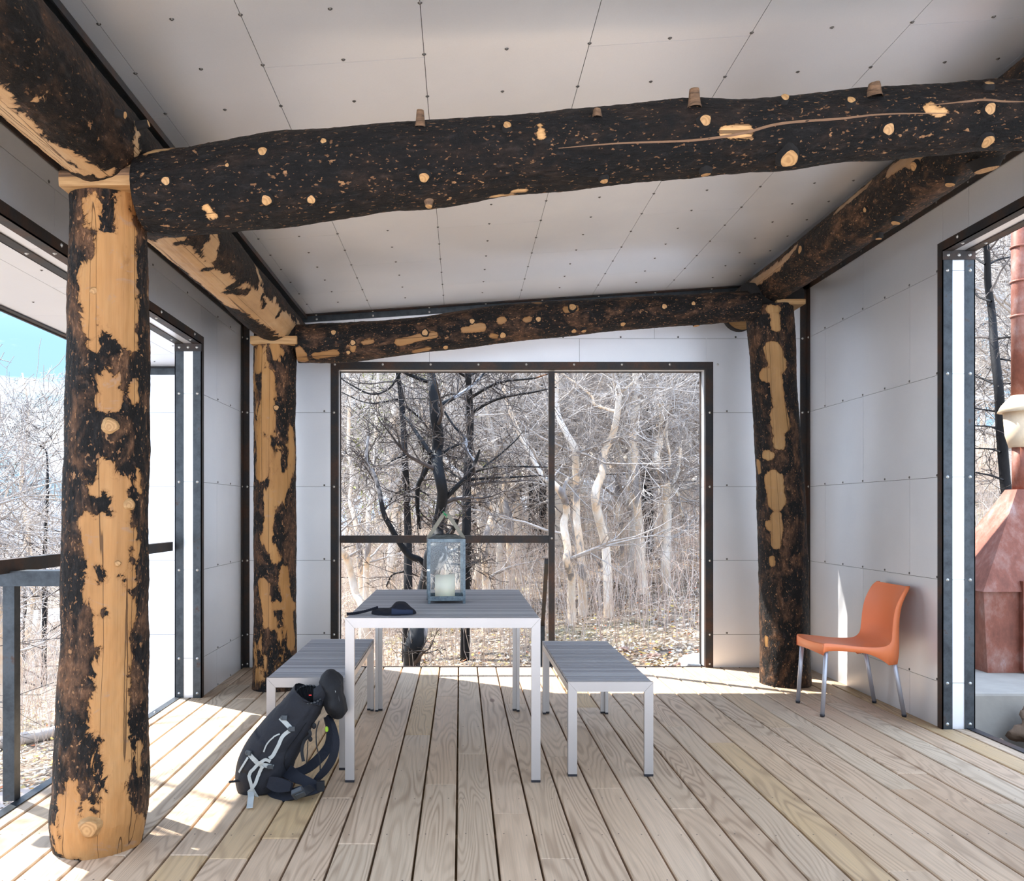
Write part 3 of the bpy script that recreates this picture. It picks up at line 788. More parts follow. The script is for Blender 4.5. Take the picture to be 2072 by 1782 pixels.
def knot_mesh(r, ln, rnd, barkc, elong=1.0):
    mb = MB(); sg = 18; v = []
    prof = [(1.6, -0.012), (1.35, 0.001), (1.18, 0.45*ln), (1.08, 0.85*ln), (1.0, ln)]
    wob = [1+0.07*math.sin(3*a*2*PI/sg+rnd)+0.04*math.sin(5*a*2*PI/sg+2*rnd) for a in range(sg)]
    for (a, h) in prof:
        for j in range(sg): v.append((math.cos(2*PI*j/sg)*a*r*wob[j]*elong, math.sin(2*PI*j/sg)*a*r*wob[j], h))
    fc = [(i*sg+j, i*sg+(j+1) % sg, (i+1)*sg+(j+1) % sg, (i+1)*sg+j) for i in range(len(prof)-1) for j in range(sg)]
    mb.add(v, fc, 0, True)
    top = [(x*0.98, y*0.98, ln) for (x, y, _) in v[-sg:]]
    inner = [(x*0.5, y*0.5, ln+0.0015) for (x, y, _) in v[-sg:]]
    mb.add(top+inner+[(0, 0, ln+0.001)], [(j, (j+1) % sg, sg+(j+1) % sg, sg+j) for j in range(sg)]+[(sg+j, sg+(j+1) % sg, 2*sg) for j in range(sg)], 1, True)
    return mb
def knots(o, bvh, lst, bark):
    """lst = (px, py, radius_px, length_m[, name])"""
    for i, k in enumerate(lst):
        p, n = shoot(bvh, k[0], k[1])
        if p is None: continue
        if len(k) > 4 and k[4] == 'up': n = Vector((0, 0, 1))
        if len(k) > 4 and k[4] == 'dn': n = Vector((0, -0.25, -1)).normalized()
        r = k[2]*p.y/F
        q = knot_mesh(r, k[3], i*1.7, bark).build('branch_stub', [M['split'] if len(k) > 4 else bark, M['end']], o)
        q.location = p; q.rotation_mode = 'QUATERNION'; q.rotation_quaternion = n.to_track_quat('Z', 'Y')

M['log_near'] = mat_log('charred_bark', 0, 2.0, 0.75, 0.10, 0.035, charc=(0.0065, 0.0056, 0.0054), scar=0.2)
M['log_side'] = mat_log('charred_fibrous_bark', 0, 1.0, 0.45, 0.30, 0.055, wood=(0.52, 0.32, 0.16), charc=(0.007, 0.006, 0.0058), scar=0.25)
M['log_right'] = mat_log('charred_brown_bark', 0, 1.5, 1.0, 0.75, 0.035, wood=(0.42, 0.25, 0.13))
M['log_p1'] = mat_log('half_peeled_bark', 0, 1.3, 1.0, 1.0, 0.065, wood=(0.45, 0.225, 0.082), scar=0.55)
M['log_p2'] = mat_log('streaky_peeled_bark', 0.7, 2.6, 1.0, 0.9, 0.06, wood=(0.40, 0.20, 0.066), scar=0.4)
M['log_p3'] = mat_log('dark_brown_bark', 0, 2.0, 0.8, 0.8, 0.030, wood=(0.38, 0.21, 0.08), scar=0.25)
M['log_far'] = mat_log('dark_peeling_bark', 0, 2.4, 0.9, 0.7, 0.03, wood=(0.36, 0.19, 0.075), scar=0.1)
M['knot'] = mat_plain('stub_bark', (0.008, 0.0065, 0.006), 0.95, bump=0.5, bscale=90)

tq = MT('splintered_wood', 0.75); sv = tq.noise(tq.pos((5, 40, 60)), 1.0, 4, 0.65, 0.6); s3 = tq.noise(tq.pos((4, 9, 12)), 1.0, 4, 0.6)
tq.col(tq.mix(tq.ramp(s3, [(0.60, 0.0), (0.70, 1.0)]), tq.ramp(sv, [(0.3, (0.05, 0.028, 0.015)), (0.65, (0.25, 0.14, 0.075))]), tq.ramp(sv, [(0.3, (0.42, 0.22, 0.09)), (0.7, (0.72, 0.46, 0.22))]))); tq.bump(sv, 0.7, 0.01)
M['split'] = tq.m
tq = MT('fresh_cut_wood', 0.65); sv = tq.noise(tq.pos((6, 50, 70)), 1.0, 4, 0.6)
tq.col(tq.ramp(sv, [(0.3, (0.30, 0.155, 0.055)), (0.6, (0.47, 0.28, 0.12))])); tq.bump(sv, 0.3, 0.004); M['cut'] = tq.m
def colctrl(rows, Y, z_of=None):
    """rows = (py, left_px, right_px) read at depth Y -> post control points"""
    o = []
    for (py, l, r) in rows:
        o.append(((0.5*(l+r)-CX)*Y/F, Y, CAMZ-(py-CY)*Y/F, 0.5*(r-l)*Y/F))
    return o
# post by the left front
c1 = colctrl([(390, 146, 288), (500, 146, 296), (700, 142, 297), (900, 139, 298), (1100, 133, 297), (1200, 131, 296), (1300, 130, 295), (1400, 122, 294), (1500, 118, 293), (1600, 114, 296), (1650, 109, 292), (1695, 112, 287)], 3.16)
c1[0] = (c1[0][0], 3.16, 2.425, c1[0][3]); c1[-1] = (c1[-1][0], 3.16, 0.001, c1[-1][3]*0.93)
p1 = make_log('log_post', c1, [M['log_p1'], M['end']], 340, 128, 0.010, 1)
tag(p1, 'thick half-peeled log post with a cut knot near its foot, front left of the deck', 'log post', None)
bv = bvh_of(p1)
peel(p1, bv, [(186,405,190,440,14),(250,400,252,480,15),(270,395,268,420,8),(225,500,228,600,30),(262,470,270,640,12),(180,600,190,670,14),(200,560,240,640,36),(235,640,262,690,20),(190,690,193,704,5),
              (220,760,222,810,15),(272,768,273,800,6),(210,945,208,965,6),(200,985,225,985,14),(246,980,248,1040,11),(178,1062,185,1100,13),(205,1075,250,1085,24),(215,1110,225,1180,36),
              (279,960,281,990,4),(276,1100,276,1120,4),(215,1190,240,1240,36),(222,1260,235,1340,26),(228,1330,225,1420,26),(222,1430,230,1560,33),(250,1480,250,1560,18),(215,1570,235,1650,28),(280,1505,281,1565,6),
              (140,1695,270,1695,42),(130,1630,140,1720,14),(215,1640,250,1700,40),(145,1590,148,1640,8)],
     [(240,720,238,745,18),(165,640,166,690,4),(195,1500,200,1640,12),(175,1540,190,1640,14),(277,1580,275,1640,9),(210,1005,225,1030,12),(195,1150,205,1170,14),(240,1165,255,1180,7),(268,1270,262,1400,9),(262,520,258,530,4),(115,1650,116,1690,4),(208,1235,205,1260,10),(205,1580,212,1600,12)])
knots(p1, bv, [(182, 1673, 16, 0.018), (224, 861, 12, 0.008), (262, 1020, 9, 0.006), (190, 588, 6, 0.004), (238, 1140, 5, 0.006)], M['cut'])
# post in the back left corner
c2 = colctrl([(705, 514, 599), (800, 514, 597), (950, 513, 597), (1100, 514, 599), (1250, 515, 600), (1340, 514, 601), (1388, 512, 602)], 5.95)
c2[0] = (c2[0][0], 5.95, 2.41, c2[0][3]); c2[-1] = (c2[-1][0], 5.95, 0.001, c2[-1][3])
p2 = make_log('log_post', c2, [M['log_p2'], M['end']], 200, 80, 0.010, 2)
tag(p2, 'mottled orange and black log post behind the left bench', 'log post', None)
bv = bvh_of(p2)
peel(p2, bv, [(524,715,523,740,8),(545,760,542,860,7),(560,700,565,720,6),(532,900,528,960,6),(560,1010,585,960,6),(540,1090,560,1130,8),(590,870,592,950,4),(530,1180,545,1260,6),(575,1150,590,1300,6),(560,1225,595,1225,4),(540,1000,545,1080,6)],
     [(575,725,580,800,12),(520,1290,530,1390,8),(575,1240,580,1290,8)], base=-0.038)
knots(p2, bv, [(559, 825, 5, 0.01)], M['knot'])
# post in the back right corner
c3 = colctrl([(620, 1512, 1602), (700, 1518, 1607), (801, 1524, 1611), (920, 1529, 1619), (1042, 1534, 1627), (1160, 1537, 1631), (1284, 1540, 1634), (1380, 1541, 1637)], 6.1)
c3[0] = (c3[0][0], 6.1, 2.725, c3[0][3]); c3[-1] = (c3[-1][0], 6.1, 0.001, c3[-1][3]*1.03)
p3 = make_log('log_post', c3, [M['log_p3'], M['end']], 220, 80, 0.010, 3)
tag(p3, 'dark log post with pale peeled patches in the back right corner, beside the orange chair', 'log post', None)
bv = bvh_of(p3)
peel(p3, bv, [(1558,625,1572,625,5),(1568,640,1570,662,7),(1562,705,1575,740,14),(1550,758,1566,760,12),(1572,775,1578,825,10),(1576,838,1582,860,15),(1575,870,1577,900,7),(1552,920,1555,922,7),(1534,935,1536,952,5),
              (1564,970,1570,1015,16),(1570,1045,1570,1100,9),(1553,1060,1558,1066,7),(1560,1130,1563,1140,4),(1550,1290,1551,1305,3)])
# post out to the right, just beyond the frame
c4 = [(2.47, 3.2, 0.001, 0.16), (2.44, 3.2, 1.3, 0.145), (2.42, 3.2, 2.71, 0.135)]
p4 = make_log('log_post', c4, [M['log_p3'], M['end']], 100, 48, 0.010, 4)
tag(p4, 'charred log post holding the right end of the near cross beam', 'log post', None)
bv = bvh_of(p4); peel(p4, bv, [])

def beamctrl(rows, Y0, Y1=None):
    Y1 = Y1 or Y0; n = len(rows); o = []
    for i, (px, tp, bt) in enumerate(rows):
        Y = Y0+(Y1-Y0)*i/(n-1)
        o.append(((px-CX)*Y/F, Y, CAMZ-(0.5*(tp+bt)-CY)*Y/F, 0.5*(bt-tp)*Y/F*0.985))
    return o
b1 = beamctrl([(292,318,470),(330,306,478),(400,302,470),(480,288,462),(575,275,455),(700,263,436),(780,255,424),(862,248,420),(1000,240,396),(1100,232,388),(1200,224,378),(1300,214,366),(1400,205,356),(1500,206,345),(1600,200,340),(1700,190,322),(1800,182,316),(1900,178,310),(2000,168,302),(2130,168,300),(2260,165,292)], 3.1)
near = make_log('log_beam', b1, [M['log_near'], M['end']], 420, 110, 0.009, 5)
tag(near, 'big black charred log beam crossing the deck in front, dotted with cut branch stubs', 'log beam', None)
bv = bvh_of(near)
peel(near, bv, [(1468,268,1512,267,7),(1880,220,1905,228,5),(1000,397,1040,394,4),(1040,388,1060,386,3),(1095,275,1092,255,3),(420,420,430,435,4),(300,308,345,300,6)],
     base=-0.06)
KN = [(533,310,9,0.014),(540,403,10,0.014),(630,402,8,0.012),(337,367,8,0.012),(858,356,10,0.012),(1026,259,8,0.016),(1222,361,8,0.012),(1425,246,11,0.014),(1427,346,10,0.014),(1593,314,17,0.03),(1795,262,11,0.014),(1585,205,8,0.02),(1720,207,8,0.012),(1999,176,9,0.014),(2000,221,11,0.012),(1995,283,13,0.014),(655,287,6,0.006),(460,335,4,0.004),
      (850,252,7,0.050,'up'),(1405,212,9,0.055,'up'),(1770,192,11,0.040,'up'),(1208,232,7,0.02,'up'),(868,408,7,0.02,'dn')]
knots(near, bv, KN, M['knot'])
# long drying crack
def crackline(o, bvh, line, w):
    mb = MB(); pts = []; ns = []
    for (x, y) in [tuple(p) for p in spline(line, 60)]:
        p, n = shoot(bvh, x, y)
        if p is not None: pts.append(p - n*0.0006); ns.append(n)
    if len(pts) > 2:
        k = len(pts)
        mb.ribbon(pts, [w*(0.25+0.75*math.sin(PI*min(1, max(0, i/(k-1))))) for i in range(k)], ns, 0.003)
        mb.build('crack', M['crackwood'], o)
M['crackwood'] = mat_plain('split_wood', (0.20, 0.11, 0.06), 0.8, bump=0.4)
crackline(near, bv, [(1130,300),(1250,290),(1400,284),(1500,270),(1580,250),(1700,240),(1790,231),(1920,229)], 0.009)
crackline(near, bv, [(1880,213),(1950,206),(1990,202),(2030,205),(2072,206)], 0.008)

# the beam's cut tongue over the front post
mb = MB()
def tongue(u, v):
    x = -1.44 + 0.52*u; a = PI*(0.02+0.96*v)
    r = 0.125 + 0.02*mnoise.noise(Vector((x*5, a*2, 0))); zt = 2.505 + 0.10*u*u + 0.015*mnoise.noise(Vector((x*9, 3, a)))
    h = (zt-2.43)
    return Vector((x, 3.13 - math.cos(a)*r*(1.0+0.05*u), 2.436 + (h*(0.02+0.98*math.sin(a)**0.8))))
mb.grid(30, 22, tongue, 0)
rim = [tongue(i/29, 0) for i in range(30)]; rim2 = [tongue(i/29, 1) for i in range(30)]
v = [tuple(p) for p in rim]+[(p.x, p.y+0.004, 2.415) for p in rim]+[tuple(p) for p in rim2]+[(p.x, p.y-0.004, 2.415) for p in rim2]
mb.add(v, [(i, i+1, 31+i, 30+i) for i in range(29)]+[(61+i, 60+i, 90+i, 91+i) for i in range(29)]+[(30+i, 31+i, 91+i, 90+i) for i in range(29)], 1, False)
en = [tongue(0, j/21) for j in range(22)]; mb.add([tuple(p) for p in en]+[(-1.44, en[0].y+.004, 2.415), (-1.44, en[-1].y-.004, 2.415)], [tuple(range(22))+(23, 22)], 1)
mb.build('notched_end', [M['split'], M['cut']], near)

b2 = beamctrl([(602,657,735),(660,654,735),(728,651,731),(856,640,713),(984,621,699),(1112,609,684),(1240,603,670),(1368,597,661),(1450,592,655),(1530,588,650)], 5.95, 6.05)
far = make_log('log_beam', b2, [M['log_far'], M['end']], 260, 72, 0.008, 6)
tag(far, 'slim dark log beam above the back window, with small peeled spots', 'log beam', None)
bv = bvh_of(far)
peel(far, bv, [(606,712,612,728,8),(640,720,678,714,5),(808,692,840,686,5),(845,684,878,678,5),(840,712,866,706,4),(938,667,975,661,4),(955,665,958,660,4),(1013,650,1018,648,3),(1064,646,1072,644,2),(1145,626,1165,622,4),(735,692,752,689,2),(1090,612,1080,612,2),(712,690,714,708,2),(995,681,1003,682,3)])
knots(far, bv, [(675,673,5,0.008),(714,693,5,0.01),(860,673,6,0.01),(901,699,5,0.02),(955,650,5,0.01),(1017,677,6,0.012),(1087,687,6,0.015),(1089,646,5,0.01),(1158,623,7,0.014),(1161,667,5,0.014),(1181,667,5,0.012),(1260,653,5,0.014),(1343,621,5,0.02),(1402,615,4,0.014),(1408,654,6,0.02),(705,712,4,0.01)], M['knot'])
for (x0, x1, yf, z0, z1) in ((-1.455, -1.13, 5.80, 2.405, 2.462), (2.25, 2.455, 5.97, 2.722, 2.76)):
    mb = MB(); mb.bbox(x0, x1, yf, yf+0.27, z0, z1, 0.006); mb.build('notched_end', M['cut'], far)
    mb = MB()
# dark tops of the far beam ends, carried over the posts
mb = MB(); mb.tube([(-1.44, 5.95, 2.475), (-1.1, 5.95, 2.47)], 0.10, 20); o = mb.build('beam_end', M['knot'], far)
mb = MB(); mb.tube([(2.05, 6.07, 2.80), (2.46, 6.10, 2.81)], [0.10, 0.075], 20); o = mb.build('beam_end', M['knot'], far)

# side logs carrying the roof
cs = [(-1.31, 0.2, 2.60, 0.165), (-1.315, 1.5, 2.60, 0.165), (-1.31, 2.6, 2.592, 0.164), (-1.31, 3.6, 2.592, 0.160), (-1.315, 4.8, 2.59, 0.157), (-1.31, 5.9, 2.587, 0.155), (-1.31, 6.6, 2.59, 0.15)]
sl = make_log('log_beam', cs, [M['log_side'], M['end']], 460, 110, 0.009, 7)
tag(sl, 'long roof log along the left side, its underside peeled to pale wood', 'log beam', None)
bv = bvh_of(sl)
peel(sl, bv, [(2,180,20,225,14),(0,215,60,275,30),(40,262,130,335,28),(110,330,190,352,16),(0,240,140,350,26),(60,270,200,352,14),(95,193,75,205,4),(165,350,215,352,10),(278,262,276,310,7),
              (305,490,340,500,16),(330,505,600,672,26),(420,500,430,520,14),(345,490,470,620,20),(430,470,435,500,10),(468,540,465,560,6),(520,545,530,590,7),(555,610,545,650,9),(600,650,605,655,6),(575,650,580,660,8)],
     [(362,492,405,488,14),(440,540,480,545,17),(415,545,460,540,12),(460,590,500,590,15),(470,580,500,560,20),(530,600,535,620,9),(560,640,575,620,7),(478,500,540,590,8),(590,640,600,650,7)])
knots(sl, bv, [(236,229,7,0.03),(276,256,7,0.045),(556,678,5,0.003),(520,648,3,0.003)], M['knot'])
cs = [(2.27, 0.2, 2.90, 0.145), (2.265, 1.6, 2.895, 0.142), (2.26, 3.1, 2.89, 0.14), (2.26, 4.4, 2.89, 0.136), (2.25, 5.6, 2.885, 0.134), (2.25, 6.65, 2.88, 0.13)]
sr = make_log('log_beam', cs, [M['log_right'], M['end']], 400, 90, 0.009, 8)
tag(sr, 'roof log along the right side, brown flecked bark with round cut branch ends', 'log beam', None)
bv = bvh_of(sr)
peel(sr, bv, [(1510,584,1570,540,7),(1570,545,1610,500,5),(1690,430,1760,370,5),(1800,345,1850,315,9),(1840,330,1860,312,8)])
knots(sr, bv, [(1994,330,22,0.03),(1856,334,9,0.02),(1924,361,9,0.03),(1815,440,9,0.03),(1779,472,6,0.03),(1623,505,8,0.014),(1753,424,5,0.01)], M['knot'])
# round log end on the back wall
mb = MB(); q = P(1500, 634, 6.66)
mb.tube([(q.x, YB-0.001, q.z), (q.x, YB-0.09, q.z)], 0.135, 36, True, 0, True, 1)
le = mb.build('log_end', [M['knot'], M['cut']]); tag(le, 'round sawn log end with a black rim on the back wall beside the corner post', 'log end')

# ------------------------------------------------------------------ table and benches
def furniture(name, label, cat, x0, x1, y0, y1, top, nsl, group=None):
    t = empty(name, (x0, y0, 0)); tag(t, label, cat, group)
    def part(nm, mb, mats):
        o = mb.build(nm, mats, t); o.matrix_parent_inverse = Matrix.Translation((-x0, -y0, 0)); return o
    L = 0.042; d = 0.018
    # slats across, lying between the two end rails
    mb = MB(); a, b = y0+0.020, y1-0.020; p = (b-a)/nsl
    for i in range(nsl): mb.bbox(x0+0.003, x1-0.003, a+i*p+0.0045, a+(i+1)*p-0.0045, top-0.014, top, 0.0025)
    part('slats', mb, M['slat'])
    for yy in (y0, y1-d):      # end aprons, mitred
        mb = MB(); mb.add([(x0,yy,top),(x1,yy,top),(x1-L,yy,top-0.046),(x0+L,yy,top-0.046),(x0,yy+d,top),(x1,yy+d,top),(x1-L,yy+d,top-0.046),(x0+L,yy+d,top-0.046)],
                          [(0,3,2,1),(4,5,6,7),(0,1,5,4),(3,7,6,2),(0,4,7,3),(1,2,6,5)], 0)
        part('apron', mb, M['alu'])
    for xx in (x0, x1-d):
        mb = MB(); mb.bbox(xx, xx+d, y0+d+.001, y1-d-.001, top-0.050, top-0.016, 0.002); part('side_rail', mb, M['alu'])
    for sx in (0, 1):
        for sy in (0, 1):
            mb = MB(); X0, X1 = (x0, x0+L) if sx == 0 else (x1-L, x1); Y0, Y1 = (y0, y0+d) if sy == 0 else (y1-d, y1)
            g = 0.0012
            zz = (top-g, top-0.046-g) if sx == 0 else (top-0.046-g, top-g)
            mb.hexa([(X0,Y0,.012),(X1,Y0,.012),(X1,Y1,.012),(X0,Y1,.012),(X0,Y0,zz[0]),(X1,Y0,zz[1]),(X1,Y1,zz[1]),(X0,Y1,zz[0])])
            xa = x0 if sx == 0 else x1-d
            ya, yb = (Y1+.001, y0+L) if sy == 0 else (y1-L, Y0-.001)
            mb.box(xa, xa+d, ya, yb, .012, top-0.052)
            lg = part('leg', mb, M['alu'])
            fb = MB(); fb.box(X0, X1, Y0, Y1, 0.0008, 0.012); fb.box(xa, xa+d, ya, yb, 0.0008, 0.012)
            f = fb.build('foot_cap', M['black'], lg)
    return t
tbl = furniture('dining_table', 'brushed aluminium table with grey slatted top, holding the lantern', 'table', -0.532, 0.368, 3.87, 5.28, 0.758, 28)
bl_ = furniture('bench', 'low grey slatted bench left of the table, behind the backpack', 'bench', -0.937, -0.545, 4.055, 5.29, 0.446, 26, 'slatted benches')
br_ = furniture('bench', 'low grey slatted bench right of the table, with nothing on it', 'bench', 0.507, 0.908, 3.957, 5.21, 0.446, 26, 'slatted benches')

# ------------------------------------------------------------------ lantern, candle
TT = 0.758
def glassmat():
    t = MT('lantern_glass', 0.03, 0.0, (0.9, 1.0, 1.0))
    tr = t.N.new('ShaderNodeBsdfTransparent'); tr.inputs[0].default_value = (0.975, 0.99, 0.988, 1)
    gl = t.N.new('ShaderNodeBsdfGlossy'); gl.inputs['Roughness'].default_value = 0.02
    mx = t.N.new('ShaderNodeMixShader')
    mx.inputs[0].default_value = 0.015; t.link(tr.outputs[0], mx.inputs[1]); t.link(gl.outputs[0], mx.inputs[2]); t.link(mx.outputs[0], t.out.inputs[0])
    return t.m
M['glass'] = glassmat()
tz = MT('zinc', 0.4, 0.75); zn = tz.noise(tz.coord('Object'), 40, 5, 0.7); tz.col(tz.ramp(zn, [(0.3, (0.06, 0.08, 0.10)), (0.7, (0.20, 0.245, 0.27))])); M['zinc'] = tz.m
M['strap'] = mat_plain('olive_webbing', (0.26, 0.24, 0.19), 0.7, bump=0.3, bscale=300)
ln = empty('lantern', (-0.081, 4.56, TT), math.radians(4)); tag(ln, 'zinc and glass lantern standing on the table', 'lantern')
hw = 0.100; bw = 0.014
mb = MB()
for sx in (-1, 1):
    for sy in (-1, 1):
        mb.box(min(sx*hw, sx*(hw-bw)), max(sx*hw, sx*(hw-bw)), min(sy*hw, sy*(hw-bw)), max(sy*hw, sy*(hw-bw)), 0.001, 0.345)
for z0, z1 in ((0.016, 0.040), (0.328, 0.345)):
    for s in (-1, 1):
        mb.box(-hw+bw, hw-bw, min(s*hw, s*(hw-.006)), max(s*hw, s*(hw-.006)), z0, z1); mb.box(min(s*hw, s*(hw-.006)), max(s*hw, s*(hw-.006)), -hw+bw, hw-bw, z0, z1)
mb.build('frame', M['zinc'], ln)
mb = MB(); mb.box(-hw+.006, hw-.006, -hw+.006, hw-.006, 0.016, 0.022); mb.build('base_plate', M['zinc'], ln)
mb = MB(); z1 = 0.345
v = [(-hw,-hw,z1),(hw,-hw,z1),(hw,hw,z1),(-hw,hw,z1)]; k = 0.055; v += [(-k,-k,z1+.022),(k,-k,z1+.022),(k,k,z1+.022),(-k,k,z1+.022)]
mb.add(v, [(0,1,5,4),(1,2,6,5),(2,3,7,6),(3,0,4,7),(0,3,2,1)]); mb.build('roof', M['zinc'], ln)
for s in (-1, 1):
    mb = MB(); mb.box(-hw+bw, hw-bw, s*(hw-.011)-.001, s*(hw-.011)+.001, 0.040, 0.328); mb.build('pane', M['glass'], ln)
    mb = MB(); mb.box(s*(hw-.011)-.001, s*(hw-.011)+.001, -hw+bw, hw-bw, 0.040, 0.328); mb.build('pane', M['glass'], ln)
mb = MB(); mb.box(-hw-.004, -hw+.010, -hw-.006, -hw, 0.175, 0.185); mb.build('latch', M['boltl'], ln)
for s in (-1, 1):
    mb = MB(); mb.ribbon([(s*0.097, -0.02, 0.345), (s*0.055, -0.015, 0.41), (s*0.012, -0.008, 0.475), (0.0-0*s, 0, 0.482)], 0.020, (0, -1, 0.05), 0.003)
    mb.build('handle_strap', M['strap'], ln)
mb = MB()
for (a, b) in (((-0.004, -0.03, 0.475), (-0.018, -0.034, 0.492)), ((-0.004, -0.03, 0.475), (0.004, -0.034, 0.455)), ((-0.004, -0.03, 0.478), (-0.016, -0.034, 0.470)), ((-.008, -.03, .478), (.012, -.034, .468))):
    mb.tube([a, b], [0.0035, 0.001], 6)
mb.build('green_tie', mat_plain('green_tie', (0.0, 0.30, 0.09), 0.6), ln)['label'] = 'small green tie at the top of the handle'
cd = MB(); R = 0.054; sg = 40
def ctop(a): return 0.128 + 0.007*math.sin(a+2.4) + 0.003*math.sin(2*a+0.7)
rings = [(R*0.97, 0.0), (R, 0.004), (R, 0.06), (R, None), (R*0.96, 'in'), (R*0.6, 'dip'), (0.001, 'dip2')]
v = []
for (r, z) in rings:
    for j in range(sg):
        a = 2*PI*j/sg
        zz = ctop(a) if z is None else (ctop(a)-0.002 if z == 'in' else (0.118 if z == 'dip' else (0.116 if z == 'dip2' else z)))
        v.append((r*math.cos(a), r*math.sin(a), zz))
cd.add(v, [(i*sg+j, i*sg+(j+1) % sg, (i+1)*sg+(j+1) % sg, (i+1)*sg+j) for i in range(len(rings)-1) for j in range(sg)], 0, True)
tw = MT('ivory_wax', 0.45, color=(0.80, 0.74, 0.58)); tw.b.inputs['Subsurface Weight'].default_value = 0.25; tw.b.inputs['Subsurface Radius'].default_value = (0.02, 0.012, 0.006)
co_ = cd.build('candle', tw.m); co_.location = (-0.084, 4.53, TT+0.0225); tag(co_, 'wide ivory candle with a wavy rim inside the lantern', 'candle')
mb = MB(); mb.tube([(0, 0, 0.114), (0.001, 0, 0.126)], 0.0012, 6); mb.build('wick', M['black'], co_)

# ------------------------------------------------------------------ knitted hat
tn_ = MT('navy_fleece', 0.95, color=(0.004, 0.005, 0.012)); tn_.bump(tn_.noise(tn_.coord(), 350, 3, 0.6), 0.4, 0.003); M['navy'] = tn_.m
tn_ = MT('blue_grey_fleece', 0.95, color=(0.022, 0.032, 0.065)); tn_.bump(tn_.noise(tn_.coord(), 350, 3, 0.6), 0.3, 0.002); M['navy2'] = tn_.m
hat = empty('hat', (-0.34, 4.03, TT)); tag(hat, 'dark navy fleece hat with a braided tie lying on the table', 'hat')
mb = MB()
def hatf(u, v):
    a = 2*PI*v; el = u*PI/2
    rx, ry = 0.108, 0.075
    x = math.cos(a)*math.cos(el)**0.7*rx; y = math.sin(a)*math.cos(el)**0.7*ry
    hgt = 0.058*(1+0.25*math.sin(x*40+0.5))*(0.75+2.4*max(-0.05, min(0.06, x)))
    z = math.sin(el)*hgt - 0.012*math.exp(-((x+0.02)/0.018)**2)*math.sin(el) + 0.004*mnoise.noise(Vector((x*30, y*30, u*3)))
    return Vector((x+0.02, y, max(0.001, z+0.001)))
mb.grid(22, 48, hatf, 0, True, True); mb.build('crown', M['navy'], hat)
mb = MB()
def flap(u, v):
    x = 0.015 + 0.098*u; z = 0.003 + 0.030*v*(1-0.35*u); y = -0.070 - 0.006*math.sin(v*PI) + 0.030*u*u
    return Vector((x, y-0.003, z))
mb.grid(14, 8, flap); 
mb.grid(14, 8, lambda u, v: flap(u, v)+Vector((0, 0.006, 0.001)))
mb.build('turned_band', M['navy2'], hat)
mb = MB(); pts = []
for i in range(70):
    t = i/69; x = -0.055-0.125*t; y = -0.02-0.02*t; z = 0.028*(1-t)**1.6+0.006
    pts.append((x, y, z))
for ph in (0, 2.09, 4.19):
    mb.tube([(p[0], p[1]+0.0035*math.cos(i*0.42+ph), p[2]+0.0035*math.sin(i*0.42+ph)) for i, p in enumerate(pts)], 0.0036, 6)
mb.tube([pts[-1], (pts[-1][0]-0.02, pts[-1][1]-.005, 0.004)], [0.006, 0.009], 6)
mb.build('braided_tie', M['navy'], hat)

# ------------------------------------------------------------------ orange chair (faces left)
to = MT('orange_plastic', 0.38, color=(0.97, 0.26, 0.095)); to.bump(to.noise(to.coord(), 400, 2), 0.05, 0.001); M['orange'] = to.m
M['leg'] = mat_plain('satin_aluminium_leg', (0.55, 0.56, 0.62), 0.38, 0.55)
ch = empty('chair', (2.45, 5.29, 0)); tag(ch, 'orange plastic chair with four grey metal legs against the right wall', 'chair')
YC = 5.29
prof = spline([(-0.255,0.442),(-0.235,0.449),(-0.14,0.440),(-0.03,0.428),(0.06,0.424),(0.125,0.432),(0.158,0.462),(0.166,0.52),(0.174,0.60),(0.192,0.68),(0.226,0.75),(0.258,0.795)], 60)
prof = [(p[0], p[1]) for p in prof]
def shellpt(u, v, off=0.0):
    i = u*(len(prof)-1); k = min(int(i), len(prof)-2); f = i-k
    x = prof[k][0]*(1-f)+prof[k+1][0]*f; z = prof[k][1]*(1-f)+prof[k+1][1]*f
    dx, dz = prof[k+1][0]-prof[k][0], prof[k+1][1]-prof[k][1]; l = math.hypot(dx, dz); nx, nz = -dz/l, dx/l
    s = 2*v-1
    back = max(0, min(1, (u-0.50)/0.15))
    wid = 0.205*(1-back) + 0.198*back - 0.012*math.sin(PI*min(1, u/0.5))*(1-back)
    if u > 0.93: wid -= 0.020*((u-0.93)/0.07)**2
    if u < 0.05: wid -= 0.008*((0.05-u)/0.05)**2
    dip = (1-s*s)
    d = -(0.020*(1-back)*math.sin(PI*min(1, u/0.55)) + 0.028*back)*dip - off
    if u < 0.12: x -= 0.022*dip*(1-u/0.12)
    if u > 0.9: z += 0.012*dip*(u-0.9)/0.1
    return Vector((x+nx*d, s*wid, z+nz*d))
def skirt(u):
    """outward/downward flange direction and depth at a side edge"""
    if u < 0.5:
        dep = 0.066 - 0.030*math.sin(PI*min(1, u/0.50)) + 0.062*max(0, (u-0.30)/0.20)**1.5
        return Vector((0, 0, -dep))
    t = (u-0.5)/0.5
    return Vector((0.045-0.022*t, 0, -0.128*(1-min(1, t*2.6))**1.5))
mb = MB(); NU, NV = 80, 28
mb.grid(NU, NV, lambda u, v: shellpt(u, v)); mb.grid(NU, NV, lambda u, v: shellpt(u, v, 0.006))
